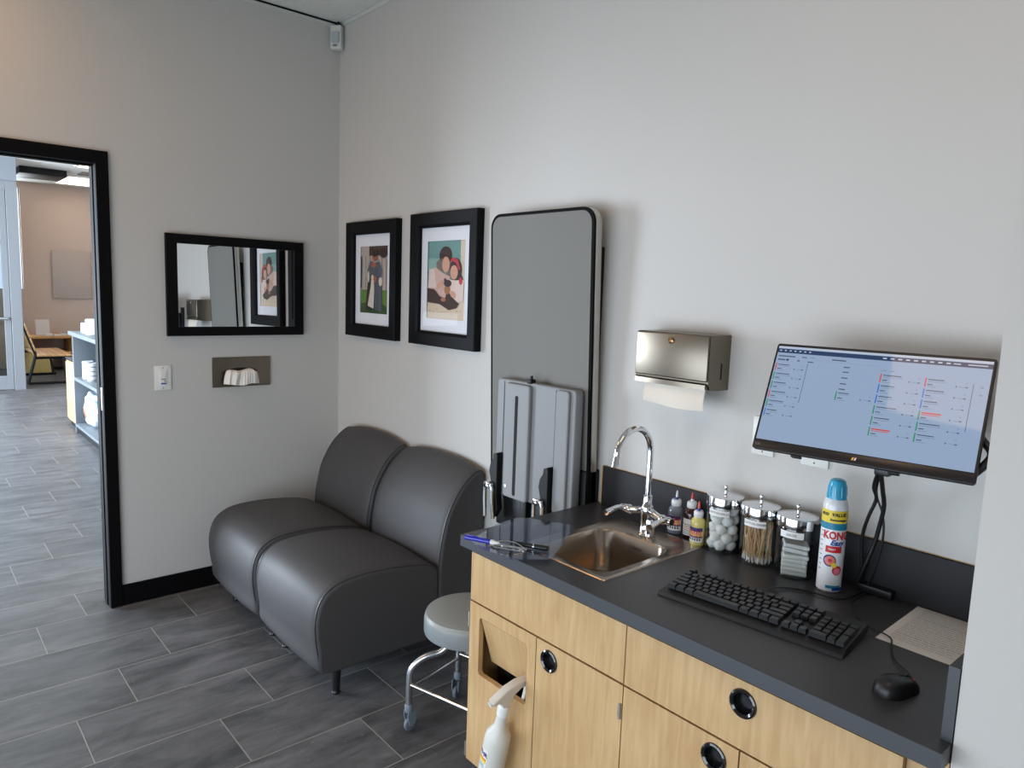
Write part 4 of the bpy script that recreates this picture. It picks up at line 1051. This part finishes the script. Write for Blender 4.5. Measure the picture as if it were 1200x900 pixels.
# ================================================================== MONITOR
mw, mh = .49, .293
MR = (-math.radians(25.8), 0, math.radians(8.8))
t = thing('monitor', 'black widescreen monitor showing an appointment list, tilted back over the worktop', 'monitor', (3.096, -.224, 1.375), MR)
bm = new(); prism(bm, rrect(-mw/2, mw/2, -mh/2, mh/2, .008, 5), 0, .014, 'y', bev=.002); obj('bezel', bm, M['blackp'], t)
bm = new(); prism(bm, rrect(-mw/2+.05, mw/2-.05, -mh/2+.03, mh/2-.05, .03, 6), .013, .034, 'y', bev=.009); obj('rear_housing', bm, M['blackp'], t)
bm = new(); box(bm, -mw/2+.002, mw/2-.002, -.002, .0, -mh/2+.001, -mh/2+.024, .0008); obj('chin', bm, mat('monitor_chin', srgb(34, 28, 28), .3), t)
ux0, ux1, uz0, uz1 = -mw/2+.006, mw/2-.006, -mh/2+.026, mh/2-.008
def em(name, c, s=.55): return mat(name, srgb(8, 8, 8), .035, emis=srgb(*c), estr=s, coat=0)
ES = 1.0
sm = [em('screen_background', (142, 162, 190), ES), em('screen_navy', (36, 56, 92), ES), em('screen_text', (70, 84, 104), ES), em('screen_green', (40, 140, 96), ES), em('screen_red', (196, 70, 60), ES), em('screen_blue', (50, 110, 200), ES), em('screen_line', (120, 140, 170), ES), em('screen_white', (176, 188, 206), ES)]
bm = new(); lay_ = [0]
def SQ(u0, u1, v0, v1, mi, d=.0004):
    X = lambda u: ux0+(ux1-ux0)*u; Z = lambda v: uz1-(uz1-uz0)*v
    quad(bm, [(X(u0), -.0004-d, Z(v1)), (X(u1), -.0004-d, Z(v1)), (X(u1), -.0004-d, Z(v0)), (X(u0), -.0004-d, Z(v0))], mi)
SQ(0, 1, 0, 1, 0, 0); SQ(0, 1, 0, .022, 7); SQ(0, 1, .026, .070, 1)
for k in range(7): SQ(.01+k*.026, .020+k*.026, .040, .052, 7, .0008)
for k in range(9): SQ(.53+k*.035, .548+k*.035, .040, .054, 7, .0008)
SQ(.84, .87, .042, .052, 7, .0008); SQ(.90, .98, .042, .052, 7, .0008)
SQ(.01, .10, .10, .112, 2); SQ(.135, .16, .10, .11, 2); SQ(.18, .20, .10, .11, 6); SQ(.29, .36, .10, .112, 2); SQ(.01, .05, .138, .152, 2); SQ(.055, .068, .134, .154, 1)
SQ(.115, .127, .138, .152, 2); SQ(.17, .20, .145, .155, 2); SQ(.19, .52, .128, .130, 6)
random.seed(3)
def entries(u, v0, n, dv, cols, w=.17, reds=()):
    for k in range(n):
        v = v0+k*dv; c = cols[k]
        SQ(u, u+.006, v, v+dv*.82, c)
        L1 = random.uniform(.05, .09); 
        if k in reds: SQ(u+.012, u+.095, v+.012, v+.024, 4); SQ(u+.012, u+.09, v+.032, v+.038, 4)
        else: SQ(u+.012, u+.012+L1, v+.010, v+.019, 2); SQ(u+.014, u+.02+L1, v+.030, v+.036, 6)
        SQ(u+.012, u+.035, v+dv*.55, v+dv*.55+.009, 2); SQ(u+.012, u+.05, v+dv*.75, v+dv*.75+.006, 6)
        SQ(u+w-.05, u+w-.044, v+dv*.5, v+dv*.5+.012, 2); SQ(u+w-.035, u+w-.012, v+dv*.53, v+dv*.53+.006, 6); SQ(u+w-.010, u+w, v+dv*.51, v+dv*.51+.010, 2); SQ(u+w-.01, u+w-.004, v+dv*.15, v+dv*.15+.01, 6)
entries(.006, .185, 6, .098, [4, 3, 3, 4, 3, 5], .150)
SQ(.172, .1745, .17, .58, 2)
for v in (.165, .215, .275, .335, .39): SQ(.355, .385, v, v+.011, 2)
entries(.345, .42, 1, .11, [3], .17)
SQ(.535, .56, .165, .174, 6); SQ(.575, .595, .163, .176, 6)
entries(.535, .20, 6, .105, [4, 5, 5, 3, 3, 3], .18, (5,))
entries(.735, .20, 6, .105, [4, 5, 5, 3, 3, 3], .18, (3,))
SQ(.935, .9375, .22, .66, 2); SQ(.965, .978, .24, .255, 6); SQ(.965, .978, .31, .325, 6)
obj('screen', bm, sm, t, False)
bm = new(); b_ = bm
for k, c in enumerate((0, 1, 2)):
    quad(bm, [(-.006+k*.003, -.0026, -mh/2+.009), (-.002+k*.003, -.0026, -mh/2+.009), (-.001+k*.003, -.0026, -mh/2+.017), (-.004+k*.003, -.0026, -mh/2+.015)], c)
obj('logo', bm, [M['yellow'], M['red'], M['whitep']], t, False)
bm = text_bm('VX', .010, lambda x, y, z: (-mw/2+.014+x, -.0024-z, -mh/2+.012+y)); obj('badge', bm, M['greyink'], t, False)
for x in (-.135, .085):
    bm = new(); box(bm, x-.012, x+.012, .004, .022, -mh/2-.005, -mh/2+.002, .002); obj('lower_foot', bm, M['blackp'], t)
bm = new(); prism(bm, [(.10+.16*i/12, -mh/2+.002-.009*math.sin(PI*i/12)) for i in range(13)][::-1]+[(.10, -mh/2+.01), (.26-.02, -mh/2+.01)][::1], .010, .026, 'y'); bm.free()
bm = new(); tube(bm, cm([(.205, .026, .02), (.235, .030, -.03), (.262, .026, -.07), (.232, .030, -.12)], 6), .009, 10); obj('side_lever', bm, M['blackp'], t); mon = t

# wall arm
t = thing('wall_mount', 'black articulated arm fixed to the back wall behind the monitor', 'monitor arm', (3.10, 0, 1.33))
bm = new(); box(bm, -.04, .04, -.012, 0, -.12, .10, .003); obj('wall_plate', bm, M['blackmetal'], t)
bm = new(); tube(bm, [(0, -.035, -.11), (0, -.035, .05)], .017, 20); obj('post', bm, M['blackmetal'], t)
bm = new(); tube(bm, [(0, -.035, .02), (0, -.10, .04)], .014, 12); tube(bm, [(0, -.10, .015), (0, -.10, .065)], .018, 16); tube(bm, [(0, -.10, .04), (.0, -.155, .045)], .013, 12); obj('arm', bm, M['blackmetal'], t)
bm = new(); k0 = 0; box(bm, -.05, .05, .034, .038, -.05, .05, .002); box(bm, -.02, .02, .038, .060, -.02, .02, .004)
mtx = Matrix.Translation(Vector((3.096, -.224, 1.375))-Vector((3.10, 0, 1.33))) @ Euler(MR).to_matrix().to_4x4(); bm.free(); bm = new(); box(bm, -.05, .05, .034, .038, -.05, .05, .002); box(bm, -.02, .02, .038, .050, -.02, .02, .004); obj('mount_plate', bm, M['blackmetal'], mon)

# cable bundle under the monitor
t = thing('cable_bundle', 'black cables hanging from the monitor down behind the spray can', 'cables', (0, 0, 0))
def cab(name, pts, r): obj(name, tube(new(), cm(pts, 8), r, 10), M['blackp'], t)
bm = new(); box(bm, 3.085, 3.122, -.115, -.088, 1.190, 1.214, .004); obj('cable_clip', bm, M['blackp'], t)
cab('cable', [(3.096, -.10, 1.205), (3.098, -.08, 1.15), (3.099, -.062, 1.10), (3.088, -.05, 1.04), (3.078, -.045, .99), (3.062, -.045, .93), (3.045, -.042, .875)], .0058)
cab('cable', [(3.092, -.098, 1.205), (3.074, -.075, 1.15), (3.078, -.062, 1.115), (3.060, -.055, 1.06), (3.046, -.045, 1.00), (3.048, -.038, .93), (3.052, -.035, .88)], .0046)
cab('cable', [(3.100, -.098, 1.205), (3.080, -.07, 1.155), (3.079, -.06, 1.12), (3.094, -.055, 1.08), (3.100, -.05, 1.03), (3.094, -.045, .97), (3.080, -.042, .90), (3.07, -.04, .875)], .0030)
# small black computer box behind
t = thing('mini_computer', 'low matt black box on the worktop behind the hanging cables', 'computer', (3.078, -.033, WZ+.0005))
bm = new(); box(bm, -.035, .055, -.012, .015, 0, .022, .003); obj('case', bm, M['blackp'], t)
bm = new(); box(bm, -.020, .036, -.0135, -.012, .006, .010); obj('vent', bm, M['darkhole'], t, False)

# ================================================================== KEYBOARD, MOUSE, PAPER
ka = math.radians(6.0)
t = thing('keyboard', 'black full-size wired keyboard lying along the worktop', 'keyboard', (2.738, -.509, WZ+.0005), (0, 0, ka))
KW, KD = .459, .176
def wedge(y): return .012+(y/KD)*.012
bm = new()
prism(bm, [(0, 0), (KD, .003), (KD, .022), (KD-.004, .026), (.028, .0125), (.004, .008)], 0, KW, 'x', bev=.0018)
for v in bm.verts:  # slightly flared front palm rim
    if v.co.y < .02: v.co.x += (.5-v.co.x/KW)*-.006
obj('base', bm, M['blackp'], t)
keym = mat('key_plastic', srgb(27, 27, 29), .28, bump=.05, bscale=400)
U = .0198; V = .0209
def key_bm(w, d):
    b = new(); z0, z1, i = 0, .0105, .0024
    b0 = [(0.0006, .0006), (w-.0006, .0006), (w-.0006, d-.0006), (.0006, d-.0006)]; b1 = [(i, i*.8), (w-i, i*.8), (w-i, d-i*1.1), (i, d-i*1.1)]
    A = [b.verts.new((x, y, z0)) for x, y in b0]; B = [b.verts.new((x, y, z1)) for x, y in b1]
    b.faces.new(A[::-1]); b.faces.new(B)
    for k in range(4): b.faces.new((A[k], A[(k+1) % 4], B[(k+1) % 4], B[k]))
    bmesh.ops.bevel(b, geom=[e for e in b.edges if e.verts[0].co.z > .005 or e.verts[1].co.z > .005], offset=.0009, segments=2, affect='EDGES')
    return b
cache = {}
def key(x, y, w=1, d=1):
    W_, D_ = w*U, d*V
    if (w, d) not in cache:
        o = obj('key', key_bm(W_, D_), keym, t, ang=45); cache[(w, d)] = o
    else:
        o = cache[(w, d)].copy(); C.objects.link(o); o.parent = t
    o.location = (x, y, wedge(y)+.0005); o.rotation_euler = (math.radians(3.6), 0, 0)
KX, KY = .009, .028
rows = [
    (0, [1.25, 1.25, 1.25, 6.25, 1.25, 1.25, 1.25, 1.25]),
    (1, [2.25]+[1]*10+[2.75]),
    (2, [1.75]+[1]*11+[2.25]),
    (3, [1.5]+[1]*12+[1.5]),
    (4, [1]*13+[2]),
]
for ry, ws in rows:
    x = KX
    for w in ws: key(x, KY+ry*V, w); x += w*U
fy_ = KY+5*V+.004
for xs in ([0], [2, 3, 4, 5], [6.5, 7.5, 8.5, 9.5], [11, 12, 13, 14]):
    for k in xs: key(KX+k*U, fy_)
nx = KX+15*U+.005
for k in range(3): key(nx+k*U, fy_); key(nx+k*U, KY+4*V); key(nx+k*U, KY+3*V); key(nx+k*U, KY)
key(nx+U, KY+V)
px_ = nx+3*U+.005
for k in range(4): key(px_+k*U, KY+4*V)
for k in range(3): key(px_+k*U, KY+3*V); key(px_+k*U, KY+2*V); key(px_+k*U, KY+V)
key(px_+3*U, KY+2*V, 1, 2); key(px_+3*U, KY, 1, 2); key(px_, KY, 2, 1); key(px_+2*U, KY)
kb = t
bm = new(); P = cm([(2.925, -.318, WZ+.010), (2.915, -.285, WZ+.012), (2.912, -.240, WZ+.010), (2.925, -.200, WZ+.004), (2.964, -.172, WZ+.004), (3.013, -.164, WZ+.004), (3.047, -.150, WZ+.004), (3.060, -.110, WZ+.004), (3.066, -.050, WZ+.005)], 7)
tag(obj('keyboard_cable', tube(bm, P, .0024, 8), M['blackp']), 'thin black cable curling from behind the keyboard past the gauze jar', 'cable')

# mouse
t = thing('computer_mouse', 'black wired mouse on the worktop near the right wall', 'mouse', (3.321, -.496, WZ+.0005), (0, 0, math.radians(-14)))
def mouse_shell(z_cut0, z_cut1, ymin, ymax, sc=1.0):
    b = new(); nu, nv = 40, 14; rings = []
    for j in range(nv+1):
        ph = PI/2*j/nv; ring = []
        for i in range(nu):
            a = 2*PI*i/nu; ca, sa = math.cos(a), math.sin(a)
            x = .0325*math.copysign(abs(ca)**.8, ca)*math.cos(ph)**.55; y = .052*math.copysign(abs(sa)**.85, sa)*math.cos(ph)**.55
            x *= 1-.10*math.exp(-((y-.005)/.02)**2)
            z = .030*math.sin(ph)*(1-.25*(y/.052)); ring.append(b.verts.new((x*sc, y*sc, z*sc)))
        rings.append(ring)
    for j in range(nv):
        for i in range(nu): b.faces.new((rings[j][i], rings[j][(i+1) % nu], rings[j+1][(i+1) % nu], rings[j+1][i]))
    b.faces.new(rings[0][::-1]); return b
obj('shell', mouse_shell(0, 1, 0, 1), M['blackp'], t, ang=60)
bm = new(); tube(bm, cm([(0, .050, .013), (0, .03, .0252), (0, .008, .0292)], 6), .0009, 6); obj('button_seam', bm, M['darkhole'], t)
bm = new(); lathe(bm, [(0, -.003), (.008, -.003), (.009, 0), (.008, .003), (0, .003)], 20, (0, .026, .021), mtx=Matrix.Rotation(PI/2, 4, 'Y')); obj('scroll_wheel', bm, mat('wheel_rubber', srgb(50, 50, 52), .6), t)
bm = new(); box(bm, -.004, .004, .050, .056, .006, .012, .001); obj('strain_relief', bm, M['capred'], t)['label'] = 'small red strain relief'
P = cm([(3.336, -.446, WZ+.010), (3.312, -.412, WZ+.006), (3.272, -.375, WZ+.005), (3.243, -.320, WZ+.005), (3.222, -.275, WZ+.006), (3.170, -.250, WZ+.004), (3.12, -.215, WZ+.004), (3.08, -.150, WZ+.004), (3.073, -.080, WZ+.004), (3.078, -.048, WZ+.004)], 7)
tag(obj('mouse_cable', tube(new(), P, .0019, 8), M['blackp']), 'thin black cable running from the mouse over the paper corner towards the box', 'cable')

# printed sheet against the right
t = thing('paper_sheet', 'printed white paper sheet lying at the right end of the worktop', 'paper', (0, 0, WZ+.0006))
A = Vector((3.196, -.292, 0)); B = Vector((3.190, -.020, 0)); Cc = Vector((3.356, -.292, 0)); D = Vector((3.432, -.235, 0)); E_ = Vector((3.436, -.020, 0))
bm = new(); f = bm.faces.new([bm.verts.new(p) for p in (A, Cc, D, E_, B)]); bmesh.ops.solidify(bm, geom=[f], thickness=-.0006); obj('sheet', bm, M['paper'], t, False)
bm = new(); random.seed(2)
for k in range(19):
    y = -.035-k*.0125
    x0 = 3.212; x1 = 3.20+random.choice((.20, .215, .19, .12)) if k else 3.33
    if y < -.232: x1 = min(x1, 3.35)
    w = .0016 if k % 5 else .0024
    x = x0
    while x < x1-.006:
        L_ = random.uniform(.008, .022); e = min(x+L_, x1)
        quad(bm, [(x, y, .0012), (e, y, .0012), (e, y+w, .0012), (x, y+w, .0012)]); x = e+.0025
obj('print', bm, M['greyink'], t, False)

# ================================================================== SPRAY BOTTLE on the flap rim
t = thing('spray_bottle', 'frosted white trigger spray bottle hanging tilted on the maple cabinet flap', 'spray bottle', (2.289, -.678, .166), (0, math.radians(12.4), 0))
r = .039
obj('bottle_body', lathe(new(), [(0, .004), (r*.82, 0), (r*.97, .008), (r, .025), (r, .135), (r*.96, .150), (r*.74, .166), (r*.50, .180), (r*.42, .205), (r*.40, .240), (0, .240)], 40), M['frosted'], t)
obj('screw_collar', lathe(new(), [(r*.40, .222), (r*.47, .224), (r*.47, .252), (r*.40, .258), (0, .258)], 28), M['whitep'], t)
bm = new(); pts = [(-.050, .275), (-.058, .290), (-.040, .302), (-.010, .320), (.030, .330), (.074, .328), (.082, .318), (.076, .308), (.045, .304), (.022, .288), (.014, .256), (-.014, .256), (-.022, .272), (-.036, .280)]
prism(bm, pts, -.013, .013, 'y', bev=.005); q = obj('trigger_head', bm, M['creamp'], t); q.rotation_euler = (0, 0, PI/2)
bm = new(); prism(bm, [(.066, .312), (.080, .312), (.084, .280), (.078, .245), (.073, .246), (.074, .280)], -.006, .006, 'y', bev=.002)
q = obj('trigger', bm, M['whitep'], t); q.rotation_euler = (0, 0, PI/2)
bm = new(); lathe(bm, [(0, 0), (.0085, 0), (.0085, .012), (0, .012)], 14, (0, -.050, .285), mtx=Matrix.Rotation(PI/2+.4, 4, 'X')); obj('nozzle', bm, M['whitep'], t)
b = new(); band(b, r, .040, .108, -128, -74, 0, 10); band(b, r, .062, .072, -124, -78, 1, 10, .0007); band(b, r, .072, .079, -124, -78, 2, 10, .0007)
for k in range(4): band(b, r, .045+k*.004, .0465+k*.004, -122, -84, 3, 8, .0007)
lb = obj('label_sticker', b, [M['labelw'], M['yellow'], M['orange'], M['teal']], t, False)
ac = math.radians(-101); rr = r+.0012
b = text_bm('THR', .019, lambda x, y, z: ((rr+z*.3)*math.cos(ac+x/rr), (rr+z*.3)*math.sin(ac+x/rr), .092+y), bold=.0006); obj('lettering', b, M['purple'], lb, False)

# ================================================================== STOOL
cxs, cys = 1.862, -.435
t = thing('rolling_stool', 'round grey vinyl stool with chrome tube legs on casters beside the cabinet', 'stool', (cxs, cys, 0))
r = .165
obj('seat_cushion', lathe(new(), [(0, .405), (r*.96, .405), (r*.985, .412), (r, .440), (r*.995, .450), (r*.985, .452), (r*.97, .460), (r*.85, .468), (r*.5, .472), (0, .473)], 56), M['stoolseat'], t)
obj('seat_band', lathe(new(), [(r*.90, .386), (r*1.0, .388), (r*1.012, .394), (r*1.012, .438), (r*1.0, .444), (r*.97, .446)], 56), M['stoolband'], t)
obj('hub_plate', lathe(new(), [(0, .372), (.07, .374), (.075, .386), (0, .387)], 30), M['chromem'], t)
obj('post', lathe(new(), [(0, .30), (.018, .30), (.018, .374), (0, .374)], 20), M['chromem'], t)
angs = [237, 153, 57, -27]
RL = .215
ends = []
for a in angs:
    a = math.radians(a); u = Vector((math.cos(a), math.sin(a), 0))
    P = cm([u*.030+Vector((0, 0, .385)), u*.060+Vector((0, 0, .345)), u*.105+Vector((0, 0, .305)), u*.165+Vector((0, 0, .285)), u*(RL-.008)+Vector((0, 0, .245)), u*RL+Vector((0, 0, .19)), u*RL+Vector((0, 0, .105))], 6)
    obj('leg', tube(new(), P, .0125, 16), M['chromem'], t)
    ends.append(u)
    pos = u*RL
    b = new(); lathe(b, [(0, .078), (.014, .078), (.016, .084), (.016, .104), (.0135, .108), (0, .108)], 20, pos)
    cst = obj('caster', b, M['caster'], t)
    sd = Vector((-u.y, u.x, 0)); off = sd*.012
    b = new()
    for s in (-1, 1):
        k0 = len(b.verts); prism(b, [(-.020, .030), (-.026, .050), (-.022, .078), (.010, .082), (.014, .070), (.006, .030), (-.006, .022)], s*.013-.002, s*.013+.002, 'y', bev=.001)
    rot = Matrix.Rotation(math.atan2(u.y, u.x)+.6*(1 if a > 3 else -1), 4, 'Z')
    for v in b.verts: v.co = pos+(rot @ v.co)
    obj('fork', b, M['caster'], cst)
    b = new(); lathe(b, [(0, -.009), (.020, -.009), (.0255, -.006), (.0270, 0), (.0255, .006), (.020, .009), (0, .009)], 28, (-.008, 0, .0272), mtx=Matrix.Rotation(PI/2, 4, 'X'))
    for v in b.verts: v.co = pos+(rot @ v.co)
    obj('wheel', b, M['tyre'], cst)
for i in range(4):
    p, q = ends[i]*(RL), ends[(i+1) % 4]*(RL); z = .165 if i % 2 == 0 else .185
    if i == 3: p, q = ends[3]*RL, ends[0]*RL
    obj('cross_bar', tube(new(), [p+Vector((0, 0, z)), q+Vector((0, 0, z))], .007, 12), M['chrome'], t)

# ================================================================== LIGHT
def area(name, loc, rot, sx, sy, power, col):
    l = bpy.data.lights.new(name, 'AREA'); l.shape = 'RECTANGLE'; l.size = sx; l.size_y = sy; l.energy = power; l.color = col
    o = bpy.data.objects.new(name, l); C.objects.link(o); o.location = loc; o.rotation_euler = rot; return o
area('window_daylight', ((wx0+wx1)/2, FY-.11, (wz0+wz1)/2), (PI/2, 0, 0), wx1-wx0, wz1-wz0, 76, (.78, .89, 1))
area('storefront_daylight', (-5.0, -4.62, 1.3), (PI/2, 0, 0), 5.2, 2.4, 1050, (.76, .87, 1))
area('far_window_daylight', (XF-.1, -.33, 2.2), (0, -PI/2, 0), 1.6, .5, 25, (.85, .93, 1))
w = bpy.data.worlds.new('World'); S.world = w; w.use_nodes = True
bg = w.node_tree.nodes['Background']; bg.inputs[0].default_value = (.75, .86, 1, 1); bg.inputs[1].default_value = 1.2

# ================================================================== CAMERA
cam = bpy.data.cameras.new('Camera'); co = bpy.data.objects.new('Camera', cam); C.objects.link(co)
right = Vector((0.65362557, 0.75597137, 0.03578974)); up = Vector((-0.11868667, 0.05568439, 0.99136912)); fwd = Vector((-0.74745374, 0.65223196, -0.12612047))
mtx = Matrix((( right.x, up.x, -fwd.x, 3.82465138), (right.y, up.y, -fwd.y, -1.98569844), (right.z, up.z, -fwd.z, 1.61504045), (0, 0, 0, 1)))
co.matrix_world = mtx
cam.sensor_fit = 'HORIZONTAL'; cam.sensor_width = 36; cam.lens = 844.168*36/1200; cam.clip_start = .05
S.camera = co
S.view_settings.view_transform = 'Standard'; S.view_settings.look = 'None'; S.view_settings.gamma = 1; S.view_settings.use_curve_mapping = False
S.view_settings.exposure = 0.0
